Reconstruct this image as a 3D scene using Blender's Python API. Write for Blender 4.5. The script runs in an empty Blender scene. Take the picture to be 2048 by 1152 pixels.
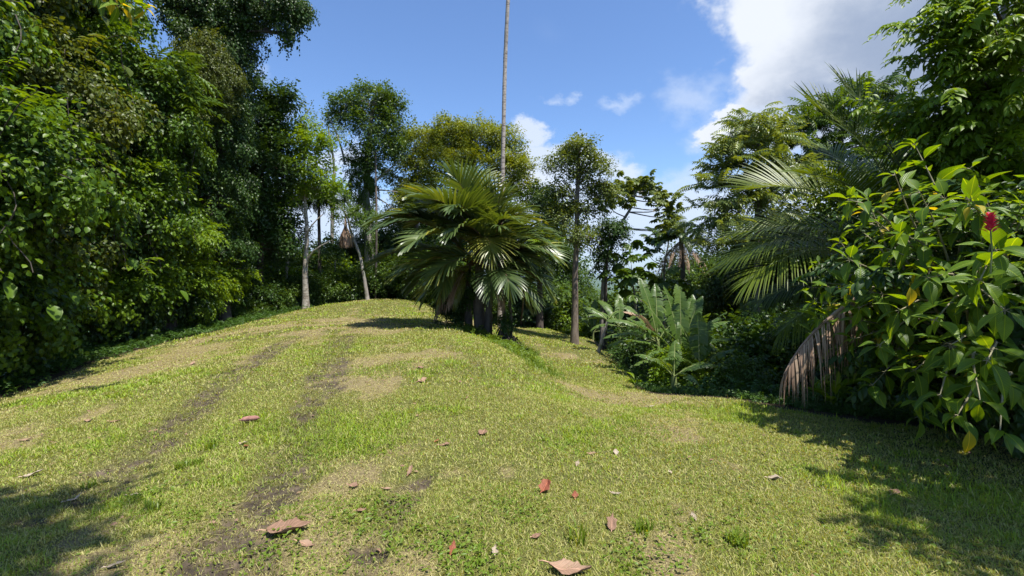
import bpy, math
import numpy as np
from mathutils import Vector
R = math.radians
sc = bpy.context.scene
COL = sc.collection
F = 940.0
CAMZ = 1.6

# ------------------------------------------------------------------ camera
cd = bpy.data.cameras.new("camera"); cam = bpy.data.objects.new("camera", cd); COL.objects.link(cam)
cam.location = (0, 0, CAMZ); cam.rotation_euler = (R(90), 0, 0)
cd.sensor_width = 36; cd.lens = 36 * F / 2048; cd.shift_y = -31 / 2048
cd.clip_start = 0.05; cd.clip_end = 60000
sc.camera = cam
# ------------------------------------------------------------------ world, sun, exposure
SUN_EL, SUN_AZ = 67, 134           # azimuth clockwise from +Y (ahead): from the right and behind
sc.view_settings.view_transform = 'Standard'; sc.view_settings.look = 'None'
sc.view_settings.exposure = 0.86; sc.view_settings.gamma = 1
sc.cycles.max_bounces = 6; sc.cycles.diffuse_bounces = 2; sc.cycles.glossy_bounces = 2
sc.cycles.transmission_bounces = 3; sc.cycles.transparent_max_bounces = 4; sc.cycles.volume_bounces = 0
sc.cycles.use_denoising = True
sd = bpy.data.lights.new("sun", 'SUN'); sun = bpy.data.objects.new("sun", sd); COL.objects.link(sun)
sd.energy = 5.0; sd.angle = R(0.55); sd.color = (1.0, 0.955, 0.88)
S = Vector((math.cos(R(SUN_EL)) * math.sin(R(SUN_AZ)), math.cos(R(SUN_EL)) * math.cos(R(SUN_AZ)), math.sin(R(SUN_EL))))
sun.rotation_euler = S.to_track_quat('Z', 'Y').to_euler(); sun.location = (0, 0, 40)

class NT:
    """tiny node-tree writer"""
    def __init__(s, tree): s.t = tree; s.n = tree.nodes; s.n.clear()
    def new(s, typ, **kw):
        n = s.n.new(typ)
        for k, v in kw.items(): setattr(n, k, v)
        return n
    def link(s, a, b): s.t.links.new(a, b)
    def put(s, sock, v):
        if isinstance(v, bpy.types.NodeSocket): s.link(v, sock)
        else: sock.default_value = v
    def m(s, op, a, b=0.0, c=0.0, clamp=False):
        n = s.new('ShaderNodeMath', operation=op); n.use_clamp = clamp
        s.put(n.inputs[0], a); s.put(n.inputs[1], b)
        if len(n.inputs) > 2: s.put(n.inputs[2], c)
        return n.outputs[0]
    def mix(s, f, a, b, mode='MIX'):
        n = s.new('ShaderNodeMix', data_type='RGBA', blend_type=mode)
        s.put(n.inputs[0], f); s.put(n.inputs[6], a); s.put(n.inputs[7], b)
        return n.outputs[2]
    def step(s, v, a, b, lo=0.0, hi=1.0):
        n = s.new('ShaderNodeMapRange', interpolation_type='SMOOTHSTEP')
        s.put(n.inputs[0], v); n.inputs[1].default_value = a; n.inputs[2].default_value = b
        n.inputs[3].default_value = lo; n.inputs[4].default_value = hi
        return n.outputs[0]
    def noise(s, vec, scale, detail=3, rough=.55, dist=0.0):
        n = s.new('ShaderNodeTexNoise'); n.inputs['Scale'].default_value = scale
        n.inputs['Detail'].default_value = detail; n.inputs['Roughness'].default_value = rough
        n.inputs['Distortion'].default_value = dist
        if vec is not None: s.link(vec, n.inputs['Vector'])
        return n
    def ramp(s, v, stops):
        n = s.new('ShaderNodeValToRGB'); cr = n.color_ramp
        while len(cr.elements) < len(stops): cr.elements.new(0.5)
        for e, (p, c) in zip(cr.elements, stops): e.position = p; e.color = (*c, 1)
        s.put(n.inputs[0], v); return n.outputs[0]

w = bpy.data.worlds.new("World"); sc.world = w; w.use_nodes = True
N = NT(w.node_tree)
out = N.new('ShaderNodeOutputWorld'); bg = N.new('ShaderNodeBackground'); N.link(bg.outputs[0], out.inputs[0])
sky = N.new('ShaderNodeTexSky', sky_type='NISHITA'); sky.sun_disc = False
sky.sun_elevation = R(SUN_EL); sky.sun_rotation = R(SUN_AZ); sky.altitude = 100; sky.air_density = 1.0; sky.dust_density = 0.6; sky.ozone_density = 1.6
tc = N.new('ShaderNodeTexCoord'); sp = N.new('ShaderNodeSeparateXYZ'); N.link(tc.outputs['Generated'], sp.inputs[0])
dx, dy, dz = sp.outputs
az = N.m('ARCTAN2', dx, dy); el = N.m('ARCSINE', dz)
def azel(px, py):
    x = (px - 1024) / F; z = (545 - py) / F
    return math.atan2(x, 1), math.atan2(z, math.hypot(x, 1))
vec = N.new('ShaderNodeCombineXYZ'); N.link(az, vec.inputs[0]); N.link(N.m('MULTIPLY', el, 1.35), vec.inputs[1])
nA = N.noise(vec.outputs[0], 4.5, 9, .58, .25); nB = N.noise(vec.outputs[0], 2.2, 5, .5); nC = N.noise(vec.outputs[0], 16, 6, .6)
nD = N.noise(vec.outputs[0], 6, 8, .62); dsp = N.new('ShaderNodeSeparateColor'); N.link(nD.outputs['Color'], dsp.inputs[0])
azd = N.m('ADD', az, N.m('MULTIPLY', N.m('SUBTRACT', dsp.outputs[0], .5), .26)); eld = N.m('ADD', el, N.m('MULTIPLY', N.m('SUBTRACT', dsp.outputs[1], .5), .20))
def blob(px, py, rx, ry):
    a0, e0 = azel(px, py); az, el = azd, eld
    u = N.m('DIVIDE', N.m('SUBTRACT', az, a0), rx / F * .85); v = N.m('DIVIDE', N.m('SUBTRACT', el, e0), ry / F * .85)
    return N.m('SUBTRACT', 1.0, N.m('SQRT', N.m('ADD', N.m('MULTIPLY', u, u), N.m('MULTIPLY', v, v))))
def union(bs):
    r = bs[0]
    for b in bs[1:]: r = N.m('MAXIMUM', r, b)
    return r
def addn(b, k, n=None): return N.m('ADD', b, N.m('MULTIPLY', N.m('SUBTRACT', (n or nA).outputs[0], 0.5), k))
dens_big = N.step(addn(addn(union([blob(1735, 40, 290, 210), blob(1660, -60, 250, 180), blob(2100, 60, 420, 290), blob(1570, 130, 120, 80),
                              blob(1445, 258, 60, 42), blob(2300, 200, 350, 300)]), .8), .3, nC), -.02, .30)
dens_mid = N.step(addn(addn(union([blob(1060, 262, 50, 40), blob(1075, 330, 90, 70), blob(1150, 310, 150, 50), blob(1230, 340, 110, 50)]), 1.3), .6, nC), -.05, .55, 0, .8)
dens_low = N.step(addn(addn(union([blob(620, 430, 190, 60), blob(700, 330, 60, 50), blob(1420, 470, 260, 90), blob(1250, 480, 260, 50), blob(300, 420, 300, 110), blob(1800, 420, 300, 110),
                              blob(1320, 440, 300, 120), blob(1100, 400, 160, 80), blob(900, 470, 300, 80), blob(1500, 260, 120, 60)]), 1.1), .3, nC), -.2, .5, 0, .88)
wisp = N.step(addn(N.m('SUBTRACT', nB.outputs[0], .62), .5), -.02, .35, 0, .25)
skyc = N.mix(1.0, sky.outputs[0], (1.10, 1.31, 1.60, 1), 'MULTIPLY')
grey = N.mix(N.step(addn(addn(union([blob(1850, 100, 340, 230), blob(2100, 90, 480, 340), blob(1740, 200, 260, 120)]), .8, nB), .5, nA), .0, .75),
             (6.6, 7.0, 7.7, 1), (2.75, 3.4, 4.7, 1))
small = N.step(addn(addn(union([blob(1245, 182, 60, 26), blob(1130, 182, 34, 22), blob(540, 200, 80, 40), blob(1380, 200, 80, 60)]), 1.0), .4, nC), .0, 1.0, 0, .5)
c1 = N.mix(small, N.mix(wisp, skyc, (5.2, 6.2, 7.8, 1)), (5.6, 6.4, 7.8, 1))
c2 = N.mix(dens_low, c1, (5.6, 6.4, 7.8, 1))
c3 = N.mix(dens_mid, c2, (6.2, 6.8, 7.8, 1))
c4 = N.mix(dens_big, c3, grey)
hz = N.mix(N.step(el, -.02, .16, .45, 0), c4, (3.6, 5.0, 7.4, 1))
N.link(hz, bg.inputs[0]); bg.inputs[1].default_value = 0.0745

# ------------------------------------------------------------------ maths helpers
UP = np.array([0, 0, 1.0])
def nz(v): return v / (np.linalg.norm(v, axis=-1, keepdims=True) + 1e-9)
def P(px, py, Y): return np.array([(px - 1024) / F * Y, Y, CAMZ + (545 - py) / F * Y])
def hash2(ix, iy, seed):
    h = (ix.astype(np.int64) * 374761393 + iy.astype(np.int64) * 668265263 + seed * 144269504) & 0xffffffff
    h = ((h ^ (h >> 13)) * 1274126177) & 0xffffffff
    return ((h ^ (h >> 16)) & 0xffff) / 65535.0
def vnoise(x, y, seed=0):
    ix = np.floor(x); iy = np.floor(y); fx = x - ix; fy = y - iy
    fx = fx * fx * (3 - 2 * fx); fy = fy * fy * (3 - 2 * fy)
    a = hash2(ix, iy, seed); b = hash2(ix + 1, iy, seed); c = hash2(ix, iy + 1, seed); d = hash2(ix + 1, iy + 1, seed)
    return (a * (1 - fx) + b * fx) * (1 - fy) + (c * (1 - fx) + d * fx) * fy
def fbm(x, y, seed=0, o=4):
    r = 0; a = .5; t = 0
    for i in range(o):
        r = r + a * vnoise(x, y, seed + i * 17); t += a; x = x * 2.03 + 5.1; y = y * 2.03 + 1.7; a *= .5
    return r / t
def sstep(v, a, b):
    t = np.clip((v - a) / (b - a), 0, 1); return t * t * (3 - 2 * t)

# ------------------------------------------------------------------ terrain
cp = []
for px, py, Y in [(780, 598, 24), (730, 600, 24), (700, 604, 23), (660, 609, 22.5), (620, 616, 22), (560, 629, 20), (480, 650, 17), (300, 690, 13), (150, 735, 10.5), (0, 792, 8.4),
                  (830, 602, 24), (860, 613, 22.5), (905, 636, 19), (750, 700, 9.6), (800, 650, 14.6), (620, 700, 9.8), (700, 625, 19), (450, 760, 7.2),
                  (200, 850, 5.6), (300, 960, 4.0), (600, 850, 5.2),
                  (905, 655, 14.6), (950, 668, 13.4), (1000, 690, 12.0), (1040, 718, 10.2), (1080, 750, 8.4), (1130, 800, 6.4),
                  (1040, 692, 15.4), (1072, 715, 12.9), (1110, 752, 10.2), (1165, 795, 7.6), (1015, 664, 19),
                  (1035, 659, 25), (1100, 661, 24.6), (1185, 680, 21.5), (1110, 672, 21.5), (1225, 712, 15.8), (1150, 710, 14.6), (1255, 745, 12.0), (1303, 785, 9.0), (1205, 778, 9.3),
                  (1450, 798, 7.4), (1650, 832, 6.3), (1800, 850, 5.8), (1300, 880, 4.7)]:
    cp.append(P(px, py, Y))
cp += [np.array(q, float) for q in [(0, 0, 0), (0, 3, 0), (-3, 2.4, -.02), (3, 2.4, -.06), (0, -8, 0), (-8, -4, -.4), (8, -4, -.2), (-6, 4, -.25), (6, 3, -.15),
       (-14, 8, -1.0), (-14, 14, -1.2), (-15, 22, -1.6), (-14, 0, -1), (-20, 10, -2.4), (-9, 30, -1.4), (-4, 30, -1.2), (0, 32, -3.0), (4, 32, -3.6),
       (5.6, 18, -2.9), (5.4, 14.5, -2.6), (5, 11.5, -1.9), (4.5, 9.8, -1.2), (8, 14, -3), (8, 9.5, -1.6), (12, 9, -2), (12, 4, -.6), (10, 20, -4.5), (6, 24, -4), (16, 14, -3.6),
       (-30, 30, -4), (30, 30, -8), (0, 44, -6), (-20, 44, -4.5), (20, 44, -9), (-30, 0, -3), (30, 0, -3), (0, -30, -1), (-30, -30, -3), (30, -30, -3)]]
cp = np.array(cp)
def _phi(d2): return np.sqrt(d2 + 1.2 ** 2)
_d2 = ((cp[:, None, :2] - cp[None, :, :2]) ** 2).sum(-1)
_w = np.linalg.solve(_phi(_d2) + 0.02 * np.eye(len(cp)), cp[:, 2] + 1.5)
def H(x, y, fine=True):
    x = np.asarray(x, float); y = np.asarray(y, float); shp = np.broadcast(x, y).shape
    xf = np.broadcast_to(x, shp).ravel(); yf = np.broadcast_to(y, shp).ravel(); z = np.empty(len(xf))
    for i in range(0, len(xf), 20000):
        a = xf[i:i + 20000]; b = yf[i:i + 20000]
        z[i:i + 20000] = _phi((a[:, None] - cp[None, :, 0]) ** 2 + (b[:, None] - cp[None, :, 1]) ** 2) @ _w - 1.5
    r = np.hypot(xf, yf)
    far = -6 - 118 * (1 - np.exp(-np.maximum(r - 40, 0) / 260)) + 14 * (fbm(xf / 90, yf / 90, 5) - .5) * sstep(r, 60, 300) + 55 * (fbm(xf / 2600, yf / 2600, 9) - .5) * sstep(r, 1500, 9000)
    k = sstep(r, 34, 62)
    z = z * (1 - k) + far * k
    if fine: z = z + (0.05 * (fbm(xf * 1.3, yf * 1.3, 2) - .5) + .03 * (fbm(xf * 6, yf * 6, 3) - .5)) * (1 - k) + (.05 * (fbm(xf * 17, yf * 17, 4, 2) - .5) - .04) * mudmask(xf, yf)
    return z.reshape(shp)
def G(px, py):
    """where the view ray through a photo pixel meets the ground"""
    Y = np.arange(1.6, 60, .01); z = H((px - 1024) / F * Y, Y); zr = CAMZ + (545 - py) / F * Y
    i = np.argmax(zr <= z)
    y = Y[i]; return np.array([(px - 1024) / F * y, y, z[i]])
def line_dist(x, y, pts):
    d = np.full(x.shape, 99.0)
    for (x0, y0), (x1, y1) in zip(pts[:-1], pts[1:]):
        ux, uy = x1 - x0, y1 - y0; L2 = ux * ux + uy * uy
        t = np.clip(((x - x0) * ux + (y - y0) * uy) / L2, 0, 1)
        d = np.minimum(d, np.hypot(x - x0 - t * ux, y - y0 - t * uy))
    return d
def _flat(px, py): Y = 1.6 * F / (py - 545); return ((px - 1024) / F * Y, Y)
TR = [([_flat(*q) for q in [(120, 985), (230, 905), (340, 830), (440, 765), (530, 703), (590, 672)]], .30),
      ([_flat(*q) for q in [(400, 1240), (480, 1040), (560, 930), (620, 830), (655, 760), (668, 705), (690, 675)]], .30),
      ([_flat(*q) for q in [(690, 1230), (740, 1120), (790, 1020), (832, 945)]], .12),
      ([_flat(*q) for q in [(880, 690), (950, 730), (1010, 800)]], .22)]
def mudmask(x, y):
    m = 0
    wob = .22 * (fbm(x * 1.7, y * 1.7, 21) - .5)
    for k, (pts, wd) in enumerate(TR):
        d = line_dist(x, y, pts) + wob
        m = np.maximum(m, (1 - sstep(d, wd * .35, wd * 1.5)) * (.5 if k == 3 else 1))
    return m * (.62 + .38 * sstep(fbm(x * 2.3, y * 1.3, 31), .40, .6)) * (.45 + .55 * sstep(fbm(x * 9, y * 9, 33), .36, .6))
def drymask(x, y):
    return sstep(fbm(x * .55 + 3, y * .4, 41) * .6 + fbm(x * 2.2, y * 1.6, 43) * .4, .45, .64)

# ------------------------------------------------------------------ materials
def leaf_mat(name, c1, c2, c3, transl=.35, rough=.42, vein=0.0, tcol=None, spec=.28, churn=None):
    m = bpy.data.materials.new(name); m.use_nodes = True; N = NT(m.node_tree)
    o = N.new('ShaderNodeOutputMaterial'); b = N.new('ShaderNodeBsdfPrincipled'); t = N.new('ShaderNodeBsdfTranslucent'); mx = N.new('ShaderNodeMixShader')
    at = N.new('ShaderNodeAttribute', attribute_name='leaf'); s = N.new('ShaderNodeSeparateXYZ'); N.link(at.outputs['Vector'], s.inputs[0])
    col = N.ramp(s.outputs[2], [(0, c1), (.5, c2), (.93, c3), (1, tuple(min(1, a * b) for a, b in zip(c3, (2.2, 1.5, .6))))])
    if churn: col = N.mix(s.outputs[0], col, (*churn, 1))
    tn = N.noise(None, 30, 2); g = N.new('ShaderNodeNewGeometry'); N.link(g.outputs['Position'], tn.inputs['Vector'])
    col = N.mix(N.m('MULTIPLY', tn.outputs[0], .5), col, tuple(a * .55 for a in c2) + (1,))
    if vein:
        ax = N.m('ABSOLUTE', s.outputs[0])
        ph = N.m('MULTIPLY', N.m('SUBTRACT', s.outputs[1], N.m('MULTIPLY', ax, .55)), vein * 6.283)
        wv = N.m('ABSOLUTE', N.m('SINE', N.m('MULTIPLY', ph, .5)))
        ribs = N.step(wv, .0, .32, 1, 0)
        mid = N.step(ax, .008, .035, 1, 0)
        ln = N.m('MAXIMUM', N.m('MULTIPLY', ribs, .32), N.m('MULTIPLY', mid, .8))
        col = N.mix(ln, col, tuple(min(1, a * b) for a, b in zip(c3, (1.7, 1.45, 1.5))) + (1,))
        bp = N.new('ShaderNodeBump'); bp.inputs['Strength'].default_value = .55; bp.inputs['Distance'].default_value = .004
        N.link(N.m('SUBTRACT', wv, mid), bp.inputs['Height']); N.link(bp.outputs[0], b.inputs['Normal'])
    N.link(col, b.inputs['Base Color']); b.inputs['Roughness'].default_value = rough; b.inputs['Specular IOR Level'].default_value = spec
    N.link(N.mix(1.0, col, tcol or (2.3, 1.9, .35, 1), 'MULTIPLY'), t.inputs[0])
    mx.inputs[0].default_value = transl; N.link(b.outputs[0], mx.inputs[1]); N.link(t.outputs[0], mx.inputs[2]); N.link(mx.outputs[0], o.inputs[0])
    return m
def bark_mat(name, c1, c2, ring=0.0, lichen=None, scale=9, flatz=.35):
    m = bpy.data.materials.new(name); m.use_nodes = True; N = NT(m.node_tree)
    o = N.new('ShaderNodeOutputMaterial'); b = N.new('ShaderNodeBsdfPrincipled'); N.link(b.outputs[0], o.inputs[0])
    g = N.new('ShaderNodeNewGeometry'); mp = N.new('ShaderNodeMapping'); mp.inputs['Scale'].default_value = (1, 1, flatz)
    N.link(g.outputs['Position'], mp.inputs[0])
    n = N.noise(mp.outputs[0], scale, 6, .65); col = N.mix(N.step(n.outputs[0], .35, .65), (*c1, 1), (*c2, 1))
    hgt = n.outputs[0]
    if lichen:
        l = N.noise(mp.outputs[0], 3.2, 5, .7); col = N.mix(N.step(l.outputs[0], .5, .6), col, (*lichen, 1))
    if ring:
        s = N.new('ShaderNodeSeparateXYZ'); N.link(g.outputs['Position'], s.inputs[0])
        wv = N.m('SINE', N.m('ADD', N.m('MULTIPLY', s.outputs[2], ring), N.m('MULTIPLY', n.outputs[0], 4)))
        col = N.mix(N.step(wv, .6, .95, 0, .75 if ring > 0 else .22), col, (*[a * .35 for a in c1], 1)); hgt = wv
    bp = N.new('ShaderNodeBump'); bp.inputs['Strength'].default_value = .6; bp.inputs['Distance'].default_value = .02
    N.link(hgt, bp.inputs['Height']); N.link(bp.outputs[0], b.inputs['Normal'])
    N.link(col, b.inputs['Base Color']); b.inputs['Roughness'].default_value = .85
    return m
M = {}
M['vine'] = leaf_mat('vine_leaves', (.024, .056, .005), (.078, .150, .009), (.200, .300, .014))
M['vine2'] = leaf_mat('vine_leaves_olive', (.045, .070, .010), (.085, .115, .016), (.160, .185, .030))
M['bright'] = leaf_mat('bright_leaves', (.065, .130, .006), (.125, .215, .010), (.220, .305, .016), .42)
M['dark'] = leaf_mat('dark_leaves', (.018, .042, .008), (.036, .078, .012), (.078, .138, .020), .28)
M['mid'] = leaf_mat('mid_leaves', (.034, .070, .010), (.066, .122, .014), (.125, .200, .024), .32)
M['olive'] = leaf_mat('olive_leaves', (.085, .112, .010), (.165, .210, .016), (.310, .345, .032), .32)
M['grey'] = leaf_mat('greyish_leaves', (.056, .088, .020), (.115, .160, .034), (.210, .260, .070), .32)
M['pale'] = leaf_mat('pale_sheen_leaves', (.055, .095, .018), (.145, .200, .044), (.300, .360, .110), .32, .34, spec=.5)
M['shrub'] = leaf_mat('large_veined_leaves', (.030, .080, .006), (.085, .170, .008), (.190, .290, .014), .42, .40, vein=13, spec=.4)
M['shrub_yellow'] = leaf_mat('yellowing_leaves', (.30, .28, .02), (.38, .32, .02), (.46, .38, .03), .4, .5, vein=13)
M['palm'] = leaf_mat('palm_leaflets', (.032, .062, .014), (.068, .110, .026), (.150, .195, .050), .26, .38, spec=.55)
M['palm_yellow'] = leaf_mat('yellowing_palm_leaflets', (.10, .13, .02), (.18, .20, .03), (.30, .28, .05), .3, .38, spec=.4)
M['coco'] = leaf_mat('coconut_leaflets', (.040, .075, .008), (.080, .125, .010), (.160, .210, .016), .34, .42, spec=.28)
M['banana'] = leaf_mat('banana_blades', (.040, .085, .014), (.078, .140, .024), (.135, .210, .045), .34, .38, spec=.45)
M['dry'] = leaf_mat('dry_fronds', (.17, .10, .065), (.32, .21, .14), (.50, .37, .25), .12, .7, tcol=(1.2, 1, .8, 1))
M['dryorange'] = leaf_mat('dry_orange_blade', (.30, .13, .04), (.45, .20, .07), (.55, .30, .12), .2, .7, tcol=(1.2, 1, .8, 1))
M['weed'] = leaf_mat('weed_leaves', (.070, .125, .012), (.130, .205, .020), (.200, .280, .034), .36)
M['cover'] = leaf_mat('cover_leaves', (.030, .075, .012), (.055, .120, .018), (.100, .180, .025), .3)
M['bark'] = bark_mat('brown_bark', (.10, .075, .055), (.19, .15, .12))
M['barkdark'] = bark_mat('dark_bark', (.045, .035, .028), (.09, .07, .055))
M['barkpale'] = bark_mat('pale_bark', (.22, .19, .15), (.42, .38, .33), flatz=3, scale=7, lichen=(.16, .13, .10))
M['barkcoco'] = bark_mat('ringed_palm_bark', (.22, .18, .15), (.44, .39, .34), lichen=(.09, .07, .055), scale=14, flatz=5)
M['barkgrey'] = bark_mat('grey_bark', (.16, .14, .12), (.30, .27, .24), lichen=(.10, .12, .07))
M['rachis'] = bark_mat('green_stalk', (.12, .16, .04), (.20, .23, .08), scale=4)
M['rachis_red'] = bark_mat('maroon_stalk', (.10, .045, .03), (.17, .09, .05), scale=4)
M['twig'] = bark_mat('twig_bark', (.14, .13, .07), (.26, .23, .14), scale=12)
M['drystalk'] = bark_mat('dry_stalk', (.20, .13, .09), (.36, .26, .19), scale=6)

# ------------------------------------------------------------------ mesh builder
class MB:
    def __init__(s): s.V = []; s.Q = []; s.T = []; s.A = []; s.n = 0
    def add(s, V, quads=None, tris=None, A=None):
        V = np.asarray(V, float).reshape(-1, 3)
        s.V.append(V)
        if quads is not None and len(quads): s.Q.append(np.asarray(quads, np.int64) + s.n)
        if tris is not None and len(tris): s.T.append(np.asarray(tris, np.int64) + s.n)
        if A is None: A = np.tile([0, 0, .5], (len(V), 1))
        s.A.append(np.broadcast_to(A, (len(V), 3))); s.n += len(V)
    def inst(s, tpl, pos, d, nrm, sc_, tint=None, wid=None):
        """copies of a template: tpl = (verts, quads, tris, attr); local y along d, z along nrm"""
        pos = np.atleast_2d(pos); n = len(pos)
        if n == 0: return
        V, Q, T, A = tpl
        d = nz(np.broadcast_to(d, (n, 3))); nrm = np.broadcast_to(nrm, (n, 3)) + 1e-6
        x = nz(np.cross(d, nrm)); z = np.cross(x, d)
        sc_ = np.broadcast_to(np.asarray(sc_, float), (n,)); wd = sc_ if wid is None else np.broadcast_to(np.asarray(wid, float), (n,))
        W = (pos[:, None] + V[None, :, 0:1] * (x * wd[:, None])[:, None] + V[None, :, 1:2] * (d * sc_[:, None])[:, None] + V[None, :, 2:3] * (z * sc_[:, None])[:, None])
        off = (np.arange(n) * len(V))[:, None, None]
        AA = np.tile(A[None], (n, 1, 1))
        if tint is not None: AA[:, :, 2] = np.clip(AA[:, :, 2] * .5 + np.broadcast_to(tint, (n,))[:, None] * .5, 0, 1)
        s.add(W.reshape(-1, 3), (Q[None] + off).reshape(-1, 4) if len(Q) else None, (T[None] + off).reshape(-1, 3) if len(T) else None, AA.reshape(-1, 3))
    def tube(s, pts, rad, sides=8, tint=.5):
        pts = np.asarray(pts, float); k = len(pts); rad = np.broadcast_to(np.asarray(rad, float), (k,))
        t = nz(np.gradient(pts, axis=0)); ref = np.array([1.0, 0, 0]) if abs(t[0][0]) < .8 else np.array([0, 1.0, 0])
        a = nz(np.cross(t, ref)); b = np.cross(t, a); th = np.arange(sides) / sides * 2 * np.pi
        V = pts[:, None] + rad[:, None, None] * (np.cos(th)[None, :, None] * a[:, None] + np.sin(th)[None, :, None] * b[:, None])
        i = np.arange(k - 1)[:, None] * sides; j = np.arange(sides)[None]; j2 = (j + 1) % sides
        Q = np.stack([i + j, i + j2, i + sides + j2, i + sides + j], -1).reshape(-1, 4)
        s.add(V.reshape(-1, 3), Q, None, np.array([0, 0, tint]))
    def build(s, name, mat, parent=None, smooth=True):
        V = np.concatenate(s.V); A = np.concatenate(s.A)
        if parent is not None: V = V - np.array(parent.location)
        Q = np.concatenate(s.Q) if s.Q else np.zeros((0, 4), np.int64); T = np.concatenate(s.T) if s.T else np.zeros((0, 3), np.int64)
        me = bpy.data.meshes.new(name); me.vertices.add(len(V)); me.vertices.foreach_set('co', V.astype(np.float32).ravel())
        nl = len(Q) * 4 + len(T) * 3; me.loops.add(nl); me.loops.foreach_set('vertex_index', np.concatenate([Q.ravel(), T.ravel()]).astype(np.int32))
        st = np.concatenate([np.arange(len(Q)) * 4, len(Q) * 4 + np.arange(len(T)) * 3]).astype(np.int32)
        me.polygons.add(len(st)); me.polygons.foreach_set('loop_start', st)
        if smooth: me.polygons.foreach_set('use_smooth', np.ones(len(st), bool))
        at = me.attributes.new('leaf', 'FLOAT_VECTOR', 'POINT'); at.data.foreach_set('vector', A.astype(np.float32).ravel())
        me.update(calc_edges=True); me.materials.append(mat)
        o = bpy.data.objects.new(name, me); COL.objects.link(o)
        if parent is not None: o.parent = parent
        return o
def tag(o, label=None, cat=None, group=None, kind=None):
    if label: o['label'] = label
    if cat: o['category'] = cat
    if group: o['group'] = group
    if kind: o['kind'] = kind
    return o
def thing(name, label, cat, loc, group=None):
    o = bpy.data.objects.new(name, None); COL.objects.link(o); o.location = Vector([float(a) for a in loc]); o.empty_display_size = .3
    return tag(o, label, cat, group)
def dup(root, loc, rz=0, s=1, label=None, group=None):
    r = root.copy(); COL.objects.link(r); r.location = Vector([float(a) for a in loc]); r.rotation_euler = (0, 0, rz); r.scale = (s, s, s)
    if label: r['label'] = label
    if group: r['group'] = group
    for ch in root.children:
        c = ch.copy(); COL.objects.link(c); c.parent = r
    return r

# ------------------------------------------------------------------ leaf templates
def leaf_tpl(rows=4, prof=(0, .7, 1, .7, 0), fold=.12, curl=.25, rnd=.5, tip=1.0):
    """one blade: rows along y, 3 verts across, folded at the midrib, curling down"""
    ys = np.linspace(0, 1, rows + 1); w = np.interp(ys, np.linspace(0, 1, len(prof)), prof) * .5
    V = []; A = []
    for y, a in zip(ys, w):
        zz = -curl * y * y
        for sx in (-1, 0, 1): V.append((sx * a, y, zz + (fold * a * 2 if sx else 0))); A.append((sx * a, y, rnd))
    Q = []
    for r in range(rows):
        for c in range(2):
            i = r * 3 + c; Q.append((i, i + 1, i + 4, i + 3))
    return (np.array(V, float), np.array(Q), np.zeros((0, 3), int), np.array(A, float))
_V = np.array([(0, 0, 0), (.5, .42, .1), (0, 1, -.18), (-.5, .42, .1), (0, .45, 0)], float)
DIAMOND = (_V, np.array([(0, 1, 2, 4), (0, 4, 2, 3)]), np.zeros((0, 3), int), np.c_[_V[:, :2], np.full(5, .5)])
LEAF2 = leaf_tpl(3, (.05, .85, .8, 0), .12, .28)
LEAF4 = leaf_tpl(5, (.04, .62, .98, .92, .55, 0), .10, .3)
def merge(parts):
    V = []; Q = []; T = []; A = []; n = 0
    for v, q, t, a in parts:
        V.append(v); A.append(a)
        if len(q): Q.append(q + n)
        if len(t): T.append(t + n)
        n += len(v)
    return (np.concatenate(V), np.concatenate(Q) if Q else np.zeros((0, 4), int), np.concatenate(T) if T else np.zeros((0, 3), int), np.concatenate(A))
def mb_tpl(mb): return (np.concatenate(mb.V), np.concatenate(mb.Q) if mb.Q else np.zeros((0, 4), int), np.concatenate(mb.T) if mb.T else np.zeros((0, 3), int), np.concatenate(mb.A))
def spray_tpl(rng, leaf, n=12, L=.3, W=.16, arch=.35, spread=1.1, alt=True, droop=.3, twig=True, loose=0.0):
    """a twig of unit length along y with leaves set alternately, arching down"""
    mb = MB(); t = np.linspace(.08, 1, n) ** .85
    y = t; z = .18 * np.sin(t * 2.2) - arch * t * t; x = .07 * np.sin(t * 4 + rng.uniform(0, 6))
    pos = np.stack([x, y, z], -1); sd = np.where(np.arange(n) % 2 == 0, 1, -1); pos_j = rng.normal(size=(n, 3)) * loose
    ang = spread * (1 - .75 * t ** 3) + rng.uniform(-.25, .25, n)
    d = np.stack([np.sin(ang) * sd, np.cos(ang), -droop + rng.uniform(-.25, .15, n) + rng.normal(size=n) * loose * 2.5], -1); pos = pos + pos_j
    nr = np.stack([rng.uniform(-.45, .45, n), rng.uniform(-.45, .25, n), np.ones(n)], -1)
    s_ = L * rng.uniform(.7, 1.15, n) * (1 - .3 * t ** 4)
    mb.inst(leaf, pos, d, nr, s_, rng.uniform(0, 1, n), s_ * W / L)
    if twig:
        tt = np.linspace(0, 1, 4); pts = np.stack([.07 * np.sin(tt * 4), tt, .18 * np.sin(tt * 2.2) - arch * tt * tt], -1)
        mb.tube(pts, np.linspace(.012, .004, 4), 3, .3)
    return mb_tpl(mb)
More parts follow.
